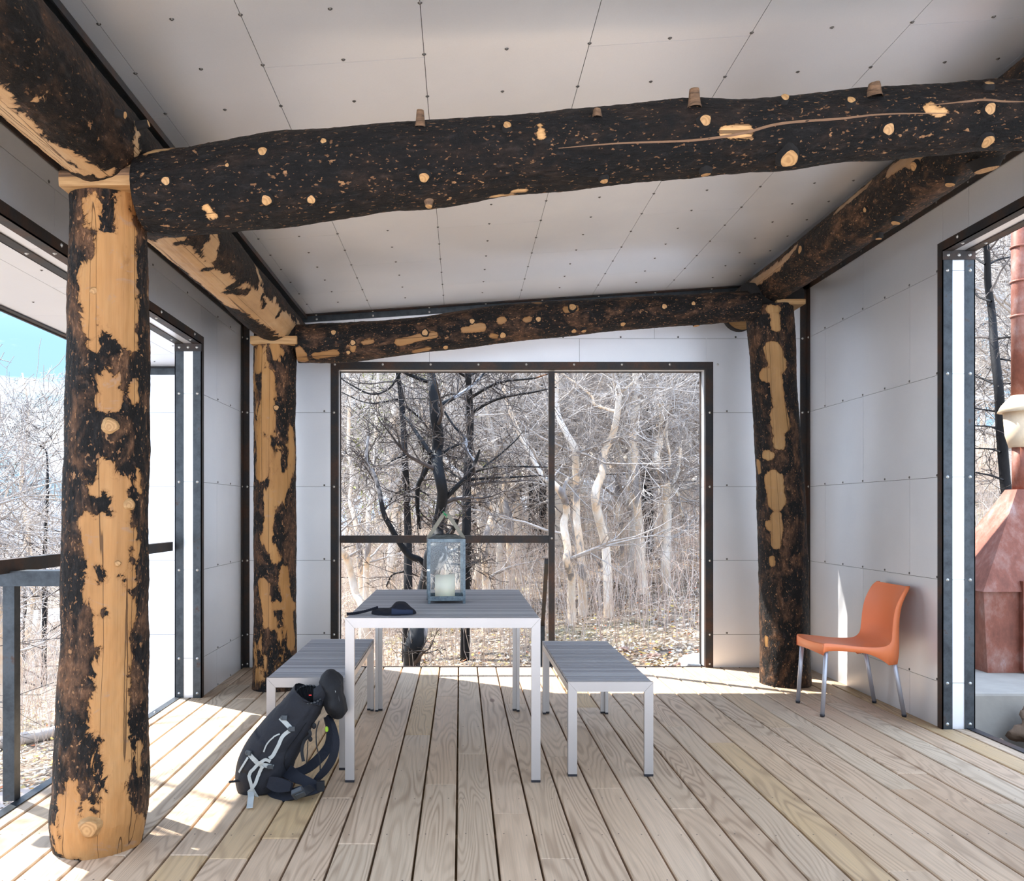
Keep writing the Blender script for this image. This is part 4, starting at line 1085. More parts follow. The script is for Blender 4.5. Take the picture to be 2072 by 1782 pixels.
for v_, sg_ in ((0.0, -1), (1.0, 1)):
    A = [shellpt(i/(NU-1), v_) for i in range(NU)]; B = []
    for i in range(NU): B.append(A[i] + skirt(i/(NU-1)) + Vector((0, sg_*0.004, 0)))
    C = [a + Vector((0, sg_*0.004, 0)) + skirt(i/(NU-1))*0.12 for i, a in enumerate(A)]
    D = [b - Vector((0, sg_*0.007, 0)) for b in B]
    Z = A+C+B+D+[shellpt(i/(NU-1), v_, 0.006) for i in range(NU)]
    fc = []
    for r in range(4):
        for i in range(NU-1): fc.append((r*NU+i, r*NU+i+1, (r+1)*NU+i+1, (r+1)*NU+i))
    mb.add([tuple(p) for p in Z], fc, 0, True)
# front lip
A = [shellpt(0, j/(NV-1)) for j in range(NV)]; B = [a+Vector((0.004, 0, -0.066+0.012*math.sin(PI*j/(NV-1)))) for j, a in enumerate(A)]; C = [b+Vector((0.006, 0, 0)) for b in B]
mb.add([tuple(p) for p in A+B+C], [(r*NV+j, (r+1)*NV+j, (r+1)*NV+j+1, r*NV+j+1) for r in range(2) for j in range(NV-1)], 0, True)
# top lip of the back
A = [shellpt(1, j/(NV-1)) for j in range(NV)]; B = [a+Vector((0.023, 0, -0.004)) for a in A]; C = [b+Vector((-.003, 0, -0.008)) for b in B]
mb.add([tuple(p) for p in A+B+C], [(r*NV+j, r*NV+j+1, (r+1)*NV+j+1, (r+1)*NV+j) for r in range(2) for j in range(NV-1)], 0, True)
sh = mb.build('seat_shell', M['orange'], ch)
def leg(x0, y0, z0, x1, y1):
    m = MB(); m.tube([(x0, y0, z0), (x1, y1, 0.012)], [0.0135, 0.0125], 16); o = m.build('leg', M['leg'], ch)
    f = MB(); f.tube([(x1+(x1-x0)*0.0, y1, 0.016), (x1, y1, 0.001)], [0.0148, 0.0125], 16); f.build('foot_cap', M['black'], o)
leg(-0.225, -0.178, 0.425, -0.252, -0.185); leg(-0.225, 0.178, 0.425, -0.252, 0.185)
leg(0.175, -0.180, 0.40, 0.245, -0.185); leg(0.175, 0.180, 0.40, 0.245, 0.185)

# ------------------------------------------------------------------ backpack leaning on the table leg
def fab(name, c, r=0.75, b=0.25):
    t = MT(name, r); v = t.coord(); n = t.noise(v, 14, 4, 0.6, 0.8); t.col(t.mix(n, tuple(x*0.7 for x in c), tuple(x*1.3 for x in c)))
    t.bump(t.math('ADD', t.math('MULTIPLY', n, 2.5), t.math('MULTIPLY', t.noise(v, 500, 2), 0.3)), b, 0.012); return t.m
M['pack'] = fab('charcoal_nylon', (0.011, 0.012, 0.018)); M['pack2'] = fab('black_nylon', (0.004, 0.0045, 0.007), 0.7)
M['navyw'] = fab('navy_padding', (0.004, 0.006, 0.014), 0.8); M['web'] = mat_plain('pale_grey_webbing', (0.50, 0.52, 0.50), 0.7, bump=0.3, bscale=400)
M['red'] = mat_plain('red_tab', (0.6, 0.02, 0.02), 0.6); M['lime'] = mat_plain('lime_tag', (0.45, 0.75, 0.05), 0.5)
M['plast'] = mat_plain('grey_buckle', (0.05, 0.055, 0.06), 0.35)
bp = empty('backpack', (-0.83, 3.80, 0)); tag(bp, 'black hiking backpack with pale grey straps leaning on the table leg', 'backpack')
BI = Matrix.Translation((0.83, -3.80, 0))
def bpart(nm, mb, mats, parent=bp):
    o = mb.build(nm, mats, parent); o.matrix_parent_inverse = BI if parent is bp else Matrix.Identity(4); return o
# main bag: centre line in pixels with half width (px) at right angles, and half depth (m, along Y)
cl = [(534,1610,22,0.07),(528,1594,42,0.11),(534,1562,49,0.125),(550,1526,49,0.13),(571,1490,45,0.13),(593,1456,41,0.12),(613,1426,38,0.11),(627,1405,35,0.10)]
YBK = 3.80
def bagring(sp_, k, n=72, infl=1.0):
    x, y, h, d = sp_[k]; xa, ya = sp_[max(k-1, 0)][:2]; xb, yb = sp_[min(k+1, len(sp_)-1)][:2]
    c = P(x, y, YBK); t = (P(xb, yb, YBK)-P(xa, ya, YBK)).normalized(); sd = Vector((t.z, 0, -t.x))
    if sd.x < 0: sd = -sd
    hm = h*YBK/F; o = []
    for j in range(n):
        a = 2*PI*j/n; ca, sa = math.cos(a), math.sin(a)
        ca = math.copysign(abs(ca)**0.75, ca); sa = math.copysign(abs(sa)**0.75, sa)
        w = 1 + 0.07*mnoise.noise(Vector((ca*2, sa*2, k*0.25))) + 0.035*mnoise.noise(Vector((ca*6, sa*6, k*0.55)))
        p = c + sd*(hm*ca*w*infl) + Vector((0, d*sa*w*infl, 0)); p.z = max(p.z, 0.003); o.append(p)
    return o
spb = [tuple(q) for q in spline(cl, 40)]
mb = MB(); rr = [bagring(spb, k) for k in range(40)]
v = [tuple(p) for r in rr for p in r]; n = 72
mb.add(v, [(i*n+j, i*n+(j+1) % n, (i+1)*n+(j+1) % n, (i+1)*n+j) for i in range(39) for j in range(n)], 0, True)
c0 = sum((p for p in rr[0]), Vector())/n; mb.add([tuple(c0)]+[tuple(p) for p in rr[0]], [(0, 1+(j+1) % n, 1+j) for j in range(n)], 0, True)
bag = bpart('main_bag', mb, M['pack'])
# collar: open mouth with ruffled drawstring hem
topr = rr[39]
def rimp(a):
    ca, sa = math.cos(a), math.sin(a)
    x = 625+28*ca-3*sa; y = 1405-3*ca+(-18*sa); Y_ = 3.79+0.085*sa
    p = P(x, y, Y_); return p + Vector((0, -1, 0.5))*0.005*math.sin(a*24)
def collar(u, v):
    a = 2*PI*v; k = v*72; i = int(k) % 72; f = k-int(k)
    b0 = topr[i].lerp(topr[(i+1) % 72], f); r1 = rimp(a)
    return b0.lerp(r1, u) + (b0-P(632, 1402, YBK))*0.10*math.sin(PI*u)
mb = MB(); mb.grid(14, 144, collar, 0, True, True)
mb.grid(12, 144, lambda u, v: rimp(2*PI*v).lerp(P(630, 1432, 3.80)+(rimp(2*PI*v)-P(625, 1405, 3.79))*0.7, u)+Vector((0, 0, -0.001)), 1, True, True)
mb.add([tuple(P(630, 1432, 3.80)+(rimp(2*PI*j/24)-P(625, 1405, 3.79))*0.7) for j in range(24)], [tuple(range(24))], 1)
mb.tube([rimp(2*PI*j/143) for j in range(144)], 0.0045, 6, False, 2)
bpart('collar', mb, [M['pack'], M['pack2'], M['plast']])
# front pocket bulge (towards up-left) with pale zip
mb = MB()
def pocket(u, v):
    x0, y0 = 500+u*120*1.0, 1580-u*165
    k = int(4+u*26); a = PI*(0.78+0.62*(v)); r = spb[k]; 
    c = P(r[0], r[1], YBK); tt_ = (P(*spb[k+1][:2], YBK)-P(*spb[k-1][:2], YBK)).normalized(); sd = Vector((tt_.z, 0, -tt_.x))
    if sd.x < 0: sd = -sd
    b = 1.0 + 0.17*math.sin(PI*u)**0.5*math.sin(PI*v)**0.5
    return c + sd*(r[2]*YBK/F*math.cos(a)*b) + Vector((0, r[3]*math.sin(a)*b, 0))
mb.grid(30, 20, pocket); bpart('front_pocket', mb, M['pack'])
def onbag(px, py, lift=0.004):
    p, nn = shoot(BAGBV, px, py)
    if p is None:
        return P(px, py, YBK-0.05), Vector((-0.2, -1, 0.1))
    return p+nn*lift, nn
def mkbv(objs):
    vs, fs = [], []
    for o in objs:
        b = len(vs); vs += [v.co.copy() for v in o.data.vertices]; fs += [tuple(i+b for i in p.vertices) for p in o.data.polygons]
    return BVHTree.FromPolygons(vs, fs)
BAGBV = mkbv([o for o in bp.children])
def strap(nm, line, w, mat, n=24, lift=0.004):
    pts, ns = [], []
    for q in spline(line, n):
        p, nn = onbag(q[0], q[1], lift); pts.append(p); ns.append(nn if nn.y < 0 else Vector((0, -1, 0)))
    for i in range(1, len(ns)): ns[i] = (ns[i-1]*0.6+ns[i]*0.4).normalized()
    mb = MB(); mb.ribbon(pts, w, ns, 0.0025); return bpart(nm, mb, mat)
strap('webbing_strap', [(568,1452),(578,1462),(590,1475)], 0.020, M['web'])
strap('webbing_strap', [(586,1478),(572,1490),(562,1510),(552,1528),(545,1533)], 0.016, M['web'])
strap('webbing_strap', [(506,1526),(514,1535),(524,1544),(540,1548),(553,1551)], 0.020, M['web'])
strap('zip', [(534,1520),(540,1505),(552,1492),(566,1484)], 0.006, M['web'], lift=0.006)
strap('webbing_strap', [(548,1538),(536,1536),(518,1550),(506,1562),(508,1580),(516,1600),(526,1616)], 0.014, M['web'], lift=0.010)
strap('webbing_strap', [(534,1548),(526,1562),(520,1580),(512,1592),(506,1600)], 0.014, M['web'], lift=0.012)
strap('webbing_strap', [(503,1532),(495,1545),(485,1562)], 0.010, M['web'])
strap('seam', [(585,1565),(575,1545),(580,1520),(600,1490),(620,1462)], 0.003, M['pack2'], lift=0.002)
mb = MB(); mb.ribbon([P(507,1602,3.66), P(508,1612,3.60), P(506,1626,3.55)+Vector((0,0,-.0)), P(505,1640,3.515)+Vector((0, 0, .012))], 0.026, (0, -0.4, 1), 0.0025); bpart('webbing_strap', mb, M['web'])
for (x, y, s) in ((576,1452,9),(590,1474,9),(548,1550,8),(506,1523,9)):
    p, nn = onbag(x, y, 0.006); mb = MB()
    R = nn.to_track_quat('Z', 'Y').to_matrix().to_4x4(); h = s*2.5/F
    mb.bbox(-h, h, -h*0.8, h*0.8, -0.003, 0.007, 0.002, 0, Matrix.Translation(p) @ R); mb.bbox(-h*1.25, -h*0.4, -h*0.45, h*0.45, -0.002, 0.009, 0.002, 0, Matrix.Translation(p) @ R)
    bpart('buckle', mb, M['plast'])
# lid pouch hanging over at the top right
mb = MB(); lc = P(675, 1404, 3.80)
def lidf(u, v):
    a = 2*PI*v; th = PI*u
    q = Vector((math.sin(th)*math.cos(a)*0.055, math.sin(th)*math.sin(a)*0.095, math.cos(th)*0.112))
    q.x *= 1+0.15*math.sin(3*u*PI)+0.07*math.sin(9*a); q.y *= 1+0.05*math.sin(7*u*PI); q += Vector((0.4, 0.3, 0.1))*(0.018*mnoise.noise(q*24)+0.009*mnoise.noise(q*60))
    q.x += -0.020*(q.z/0.11) if q.z < 0 else -0.15*q.z
    return lc+q
mb.grid(24, 36, lidf, 0, True, True); lid = bpart('lid_pouch', mb, M['pack2'])
for (a, b, w) in (((684,1370),(690,1384),0.012),((692,1402),(698,1412),0.014),((694,1427),(697,1434),0.010)):
    LB = mkbv([lid]); p, nn = shoot(LB, *a); q, n2 = shoot(LB, *b)
    if p is not None and q is not None:
        mb = MB(); mb.ribbon([p+nn*.003, (p+q)/2+nn*.004, q+n2*.003], w, nn, 0.002); bpart('reflective_patch', mb, M['web'])
LB = mkbv([lid])
p, nn = shoot(LB, 678, 1399)
if p is not None:
    mb = MB(); pts = [p+nn*0.002+Vector((0.004*math.cos(a*PI/6), 0, 0.004*math.sin(a*PI/6))) for a in range(13)]; mb.tube(pts, 0.0012, 6, False); bpart('lash_loop', mb, M['web'])
line = [shoot(LB, *q) for q in ((676,1366),(681,1385),(685,1405),(688,1425),(683,1445))]
line = [(a+b*0.003) for a, b in line if a is not None]
if len(line) > 2:
    mb = MB(); mb.tube(line, 0.003, 6); bpart('lid_zip', mb, M['plast'])
# connecting flap between bag and lid
mb = MB(); mb.grid(12, 10, lambda u, v: P(634+34*u, 1394-26*u+50*v*(0.6+0.4*u), 3.735+0.02*u-0.012*math.sin(PI*v)), 0)
mb.grid(12, 10, lambda u, v: P(634+34*u, 1394-26*u+50*v*(0.6+0.4*u), 3.743+0.02*u-0.012*math.sin(PI*v)), 0)
bpart('lid_flap', mb, M['pack'])
mb = MB(); q = P(628, 1406, 3.73); mb.box(q.x-.006, q.x+.006, q.y-.004, q.y, q.z-.003, q.z+.003); bpart('red_tab', mb, M['red'])
# shoulder straps: padded bands looping under the lid down to the hip belt
def band(nm, line, w, mat, th=0.006, nrm=(0.2, -1, 0.2), n=30):
    pts = [P(q[0], q[1], q[2]) for q in spline(line, n)]
    for p in pts: p.z = max(p.z, 0.006)
    mb = MB(); mb.ribbon(pts, w, nrm, th); return bpart(nm, mb, mat)
band('shoulder_strap', [(665,1448,3.80),(674,1470,3.76),(679,1500,3.72),(674,1530,3.70),(660,1555,3.69),(645,1572,3.69),(634,1585,3.70)], [0.024+0.016*math.sin(PI*i/29) for i in range(30)], M['navyw'], 0.012, (1, -0.8, 0.1))
band('shoulder_strap', [(660,1450,3.90),(668,1480,3.90),(664,1510,3.88),(645,1535,3.84),(620,1555,3.82),(598,1562,3.80),(580,1556,3.80)], [0.024+0.020*math.sin(PI*i/29) for i in range(30)], M['navyw'], 0.012, (0.3, -1, 0.8))
band('thin_strap', [(646,1458,3.76),(640,1480,3.74),(641,1510,3.73),(647,1535,3.72),(648,1570,3.70)], 0.005, M['pack2'], 0.002)
band('thin_strap', [(623,1498,3.78),(622,1520,3.76),(620,1548,3.75)], 0.004, M['pack2'], 0.002)
band('side_strap', [(620,1470,3.74),(628,1485,3.73),(616,1498,3.73),(611,1518,3.72),(614,1540,3.71)], 0.014, M['pack2'], 0.003)
band('hip_belt', [(540,1600,3.72),(565,1612,3.66),(590,1607,3.63),(615,1600,3.60),(640,1596,3.62),(655,1590,3.66)], [0.020+0.03*math.sin(PI*min(1, i/29)) for i in range(30)], M['navyw'], 0.012, (0, -1, 0.7))
band('hip_belt', [(582,1560,3.72),(600,1572,3.68),(620,1580,3.66),(645,1590,3.66)], [0.06-0.03*i/29 for i in range(30)], M['navyw'], 0.014, (0, -1, 0.5))
band('hip_fin', [(545,1582,3.66),(565,1588,3.63),(590,1592,3.61)], [0.03+0.030*math.sin(PI*min(1, 0.15+i/29*0.8)) for i in range(30)], M['navyw'], 0.02, (0, -1, 0.3))
mb = MB(); q = P(604, 1608, 3.55); R = Matrix.Translation(q+Vector((0, 0, 0.008))) @ Matrix.Rotation(math.radians(-24), 4, 'Y') @ Matrix.Rotation(0.5, 4, 'X')
mb.bbox(-0.026, 0.026, -0.014, 0.014, -0.020, 0.020, 0.004, 0, R); mb.bbox(-0.012, 0.030, -0.020, -0.012, -0.012, 0.012, 0.003, 0, R); bpart('hip_buckle', mb, M['plast'])
mb = MB(); q = P(648, 1590, 3.62); mb.bbox(q.x-0.016, q.x+0.018, q.y-0.012, q.y+0.012, max(0.003, q.z-0.022), q.z+0.022, 0.004); bpart('hip_buckle', mb, M['pack2'])
band('belt_webbing', [(612,1605,3.56),(622,1598,3.57),(632,1592,3.60)], 0.036, M['pack2'], 0.003, (0, -1, 0.6))
mb = MB(); mb.ribbon([P(490,1578,3.70), P(478,1580,3.69), P(463,1582,3.68)], 0.012, (0, -0.5, 1), 0.003); bpart('strap_end', mb, M['pack2'])
mb = MB(); mb.add([tuple(P(478,1578,3.71)), tuple(P(488,1563,3.74)), tuple(P(492,1580,3.70))], [(0, 1, 2)]); bpart('corner_tab', mb, M['plast'])
mb = MB(); mb.ball(P(661, 1475, 3.78), 0.010, 12, 8, 0, (0.8, 0.3, 1.3)); bpart('lime_tag', mb, M['lime'])
mb = MB(); mb.ball(P(635, 1468, 3.735), 0.012, 10, 6, 0, (1, 0.5, 1.2)); bpart('strap_adjuster', mb, M['pack2'])
mb = MB(); mb.ball(P(628, 1495, 3.72), 0.010, 10, 6, 0, (1, 0.6, 1.2)); bpart('strap_adjuster', mb, M['pack2'])

exec_outdoor = True
# ------------------------------------------------------------------ outdoors: ground
def smooth(a, b, x): 
    t = min(1, max(0, (x-a)/(b-a))); return t*t*(3-2*t)
def gz(x, y):
    wx = smooth(2.3, 3.1, x); sl_ = smooth(-2, 7, y)*(1-wx) + smooth(6.8, 10, y)*wx
    z = -0.47 + 0.17*max(-2.2, min(14, x)) * sl_
    z += 0.105*max(0, y-13)*smooth(-9, -1, x) - 0.16*max(0, -x-3.2)*(1 if y > -5 else 0.3)
    z = max(z, -7) if x < -3 else z
    z += 0.05*mnoise.noise(Vector((x*0.7, y*0.7, 0))) + 0.25*mnoise.noise(Vector((x*0.12, y*0.12, 3)))*smooth(9, 16, abs(y)+abs(x)*0.6)
    if x < -2 and y < 7: z = z*1.0
    if XLo-0.4 < x < XRo+.5 and y < YBo+0.2: z = min(z, -0.42)
    return z
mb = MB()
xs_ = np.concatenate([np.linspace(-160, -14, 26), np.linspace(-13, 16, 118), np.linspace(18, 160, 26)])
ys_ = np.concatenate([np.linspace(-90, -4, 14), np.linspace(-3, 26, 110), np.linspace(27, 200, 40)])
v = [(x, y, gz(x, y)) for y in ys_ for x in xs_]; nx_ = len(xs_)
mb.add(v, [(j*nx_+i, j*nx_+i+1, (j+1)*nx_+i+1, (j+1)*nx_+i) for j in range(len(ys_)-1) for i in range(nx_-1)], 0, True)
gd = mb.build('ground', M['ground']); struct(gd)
# distant hills over the valley
mb = MB(); v = []
for i in range(90):
    a = math.radians(60-140*i/89); X = math.sin(-a)*900; Y = math.cos(a)*900
    h = 10+14*mnoise.noise(Vector((i*0.16, 0, 1)))+5*mnoise.noise(Vector((i*0.7, 0, 4)))
    v += [(X*0.55, Y*0.55, -30), (X*0.8, Y*0.8, -8+h*0.3), (X, Y, max(2, h))]
mb.add(v, [(i*3+k, i*3+3+k, i*3+4+k, i*3+1+k) for i in range(89) for k in range(2)], 0, True)
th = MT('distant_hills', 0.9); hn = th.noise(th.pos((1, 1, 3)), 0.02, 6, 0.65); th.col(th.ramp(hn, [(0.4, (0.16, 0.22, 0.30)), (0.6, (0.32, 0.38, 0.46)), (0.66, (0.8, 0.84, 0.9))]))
struct(mb.build('distant_hills', th.m), 'low blue hills with snow beyond the valley on the left', 'hills')

# trees --------------------------------------------------------------------------
CR = MT('black_conifer_bark', 0.6)
M['char'] = mat_bark_tree('charred_trunk', [(0.35, (0.006, 0.0065, 0.008)), (0.62, (0.020, 0.019, 0.020)), (0.69, (0.26, 0.11, 0.045))], 2.0, 0.35, 0.8, 0)
M['charw'] = mat_bark_tree('charred_smooth_trunk_glints', [(0.3, (0.006, 0.007, 0.009)), (0.54, (0.022, 0.025, 0.030)), (0.57, (0.45, 0.45, 0.47)), (0.8, (0.70, 0.68, 0.68))], 1.1, 0.8, 0.6, 0)  # pale end of the ramp paints white highlights into the black bark
M['aspen'] = mat_bark_tree('peeled_aspen_bark', [(0.34, (0.24, 0.21, 0.20)), (0.40, (0.36, 0.33, 0.31)), (0.43, (0.84, 0.64, 0.45)), (0.52, (0.86, 0.78, 0.68)), (0.7, (0.80, 0.78, 0.78))], 1.6, 0.5, 0.3, 0)
M['twig'] = mat_bark_tree('pale_twig_bark', [(0.3, (0.34, 0.30, 0.27)), (0.5, (0.58, 0.53, 0.49)), (0.7, (0.78, 0.74, 0.71))], 0.6, 1.0, 0.2, 0.35)
M['twigd'] = mat_bark_tree('dark_twig_bark', [(0.35, (0.02, 0.018, 0.018)), (0.55, (0.09, 0.075, 0.07)), (0.72, (0.45, 0.41, 0.39))], 1.0, 1.0, 0.2, 0.2)
M['needle'] = mat_plain('yellow_green_needles', (0.30, 0.33, 0.08), 0.8, var=0.4)

def rvec(r): return Vector((r.gauss(0, 1), r.gauss(0, 1), r.gauss(0, 1))).normalized()
def branch(mb, r, p, d, L, rad, lvl, mat=0, up=0.15, wig=0.32, kids=(5, 5, 3), minr=0.0022):
    n = 6 if lvl == 0 else (5 if lvl == 1 else 4)
    pts = [p.copy()]; q = p.copy(); dd = d.copy(); st = L/(n-1); dirs = [dd.copy()]
    for i in range(n-1):
        dd = (dd + rvec(r)*wig*0.6 + Vector((0, 0, up*0.4))).normalized(); q = q+dd*st; pts.append(q.copy()); dirs.append(dd.copy())
    rr = [max(minr, rad*(1-0.85*i/(n-1))) for i in range(n)]
    mb.tube(pts, rr, 5 if lvl == 0 else 3, False, mat)
    if lvl < len(kids)-0 and lvl < 3 and kids[lvl] > 0:
        for k in range(kids[lvl]):
            t = r.uniform(0.2, 1.0); i = min(n-2, int(t*(n-1))); f = t*(n-1)-i
            pp = pts[i].lerp(pts[i+1], f); nd = (dirs[i]*0.75 + rvec(r)*0.85).normalized()
            branch(mb, r, pp, nd, L*r.uniform(0.38, 0.62), rad*0.45*(1-0.5*t), lvl+1, mat, up, wig, kids, minr)
def tree_object(name, trunk, tmat, bmb, bmat, base, extra=None):
    """trunk = [(x, y, z, r)] local to base"""
    o = empty(name, base)
    m = MB(); sp_ = spline(trunk, max(20, len(trunk)*6)); 
    m.tube([q[:3] for q in sp_], [max(0.004, q[3]) for q in sp_], 12, True)
    for lim in (extra or []):
        s2 = spline(lim, max(14, len(lim)*5)); m.tube([q[:3] for q in s2], [max(0.003, q[3]) for q in s2], 8, False)
    m.build('trunk', tmat, o)
    if bmb is not None and bmb.n: bmb.build('branches', bmat, o)
    return o
def template(seed, h, r0, kind):
    r = random.Random(seed); bm_ = MB(); pts = []; x = y = 0
    for i in range(9):
        t = i/8; w = 0.0 if kind == 'conifer' else 0.16
        x += r.uniform(-w, w)*h/8*1.3; y += r.uniform(-w, w)*h/8*1.3
        pts.append((x, y, t*h, r0*(1-0.86*t)+0.006))
    sp_ = spline(pts, 60)
    if kind == 'conifer':
        for k in range(62):
            t = r.uniform(0.10, 0.99); q = sp_[int(t*59)]; a = r.uniform(0, 2*PI)
            branch(bm_, r, Vector(q[:3]), Vector((math.cos(a), math.sin(a), r.uniform(-0.25, 0.25))).normalized(), (1-t)*1.5+0.25, 0.013, 1, 0, -0.05, 0.25, (0, 4, 2), 0.0035)
    else:
        for k in range(20):
            t = r.uniform(0.22, 1.0); q = sp_[int(t*59)]; a = r.uniform(0, 2*PI)
            branch(bm_, r, Vector(q[:3]), Vector((math.cos(a), math.sin(a), r.uniform(-0.1, 0.8))).normalized(), (1.05-t)*2.0+0.7, max(0.012, q[3]*0.55), 0, 0, 0.10, 0.42, (7, 6, 3), 0.0035)
    return pts, bm_
TPL = []
for sd, h, r0, kd in ((11, 6.5, 0.075, 'aspen'), (12, 8.0, 0.09, 'aspen'), (13, 5.2, 0.06, 'aspen'), (14, 7.2, 0.085, 'aspen'), (15, 9.0, 0.09, 'conifer'), (16, 7.0, 0.07, 'conifer')):
    pts, bm_ = template(sd, h, r0, kd)
    o = tree_object('aspen_tree' if kd == 'aspen' else 'charred_conifer', pts, M['aspen'] if kd == 'aspen' else M['char'], bm_, M['twig'] if kd == 'aspen' else M['twigd'], (0, 0, 0))
    TPL.append([o, kd, False])
def place(i, x, y, s, rz, label, cat, group):
    o, kd, used = TPL[i]
    if used:
        c = o.copy(); COL.objects.link(c)
        for chd in list(o.children):
            d = chd.copy(); COL.objects.link(d); d.parent = c
    else: c = o; TPL[i][2] = True
    c.location = (x, y, gz(x, y)-0.08); c.rotation_euler = (0, 0, rz); c.scale = (s, s, s)
    tag(c, label, cat, group); return c
r = random.Random(77)
def scatter(n, ulo, uhi, ylo, yhi, kinds, label, cat, group, mind=1.0, pw=1.3, sl=(0.75, 1.25)):
    put = []; tries = 0
    while len(put) < n and tries < n*60:
        tries += 1
        y = ylo+(yhi-ylo)*r.random()**pw; u = r.uniform(ulo, uhi); x = u*y
        if -0.2 < u < -0.06 and r.random() < 0.5: continue
        if any((x-a)**2+(y-b)**2 < mind**2 for a, b in put): continue
        put.append((x, y)); place(r.choice(kinds), x, y, r.uniform(*sl), r.uniform(0, 6.28), label, cat, group)
scatter(70, -0.20, 0.34, 13.0, 40, [0, 1, 2, 3], 'bare pale-barked aspen in the thicket far beyond the back window', 'tree', 'aspens beyond the back window', 0.9)
scatter(16, -0.22, 0.36, 14.0, 36, [4, 5], 'thin charred conifer among the aspens far beyond the back window', 'tree', 'charred conifers beyond the back window', 1.5)
scatter(24, -0.60, -0.38, 14.0, 45, [0, 2, 3], 'bare grey aspen down the slope left of the deck', 'tree', 'aspens down the left slope', 1.2, sl=(0.45, 0.75))
scatter(12, -0.60, -0.38, 15.0, 40, [4, 5], 'thin dead conifer down the slope left of the deck', 'tree', 'dead conifers down the left slope', 1.5, sl=(0.45, 0.72))
scatter(16, 0.56, 0.78, 9.5, 28, [0, 1, 3], 'bare pale aspen behind the rusty outdoor stove', 'tree', 'aspens behind the stove', 0.8)
for (x, y, s, i) in ((-5.2, 6.4, 0.85, 1), (-6.2, 4.6, 0.9, 3), (-5.9, 8.0, 0.95, 0), (-4.4, 5.5, 0.8, 4), (-5.0, 7.4, 0.8, 5)):
    place(i, x, y, s, x*3, 'bare tree close outside the left opening, %s' % {1: 'the middle one of three', 3: 'the nearest to the rail', 0: 'the farthest of three', 4: 'the taller conifer', 5: 'the shorter conifer'}[i], 'tree', None)

def Zp(sc, ox, oy, Y):
    return lambda a, b, dy=0.0: P(ox+a/sc, oy+b/sc, Y+dy)
def ptree(name, label, cat, Y, zf, rows, tmat, bmat, limbs=(), seed=1, ntw=14, tl=0.9, group=None, kids=(6, 5, 2), wig=0.4, tlo=0.0, thi=0.6, upext=2.5, flat=0.0):
    """rows = (zx, zy, r_px) from the top down, seen at depth Y; grown on above the window and down to the ground"""
    rr = random.Random(seed); k = 1.0
    pts = []
    for i, (a, b, rp) in enumerate(rows):
        p = zf(a, b, 0.12*math.sin(i*1.3+seed)); pts.append((p.x, p.y, p.z, rp*Y/F*(1.2 if tmat is M['aspen'] else 1.0)))
    pts = pts[::-1]
    g = gz(pts[0][0], pts[0][1])
    if pts[0][2] > g+0.05: pts = [(pts[0][0]+rr.uniform(-.03, .03), pts[0][1], g-0.1, pts[0][3]*1.25)] + pts
    tp = pts[-1]; tq_ = pts[-2]; d = Vector(tp[:3])-Vector(tq_[:3]); d.normalize(); d = (d+Vector((0, 0, 0.8))).normalized()
    if upext:
        for q in (0.35, 0.7, 1.0):
            pts.append((tp[0]+d.x*upext*q+rr.uniform(-.1, .1), tp[1]+rr.uniform(-.1, .1), tp[2]+d.z*upext*q, tp[3]*(1-0.85*q)+0.004))
    base = Vector(pts[0][:3])
    loc = [(p[0]-base.x, p[1]-base.y, p[2]-base.z, p[3]) for p in pts]
    ex_ = []; bm_ = MB()
    for L in limbs:
        l2 = []
        for i, (a, b, rp) in enumerate(L[1]):
            p = zf(a, b, L[0]*i/(len(L[1])-1)); l2.append((p.x-base.x, p.y-base.y, p.z-base.z, rp*Y/F))
        ex_.append(l2)
        for q in range(int(4+len(l2)*1.5)):
            s_ = spline(l2, 30)[rr.randrange(8, 30)]
            branch(bm_, rr, Vector(s_[:3]), rvec(rr), tl*rr.uniform(0.35, 0.8), max(0.004, s_[3]*0.5), 1, 0, 0.1, wig, kids, 0.003)
    sp_ = spline(loc, 80)
    for q in range(ntw):
        t = rr.uniform(tlo+0.0, 1.0); t = thi+(1-thi)*t if rr.random() < 0.7 else t; s_ = sp_[min(79, int(t*79))]; a = rr.uniform(0, 2*PI)
        dv = Vector((math.cos(a), math.sin(a), rr.uniform(-0.1, 0.7))).normalized()
        branch(bm_, rr, Vector(s_[:3]), dv, tl*rr.uniform(0.6, 1.4), max(0.006, s_[3]*0.45), 0, 0, 0.1, wig, kids, 0.003)
    o = tree_object(name, loc, tmat, bm_, bmat, base, ex_); tag(o, label, cat, group); return o
zR = Zp(2.83, 1080, 730, 11.2); zL8 = lambda Y: Zp(2.828, 670, 730, Y); z7 = lambda Y: Zp(2.83, 1080, 730, Y)
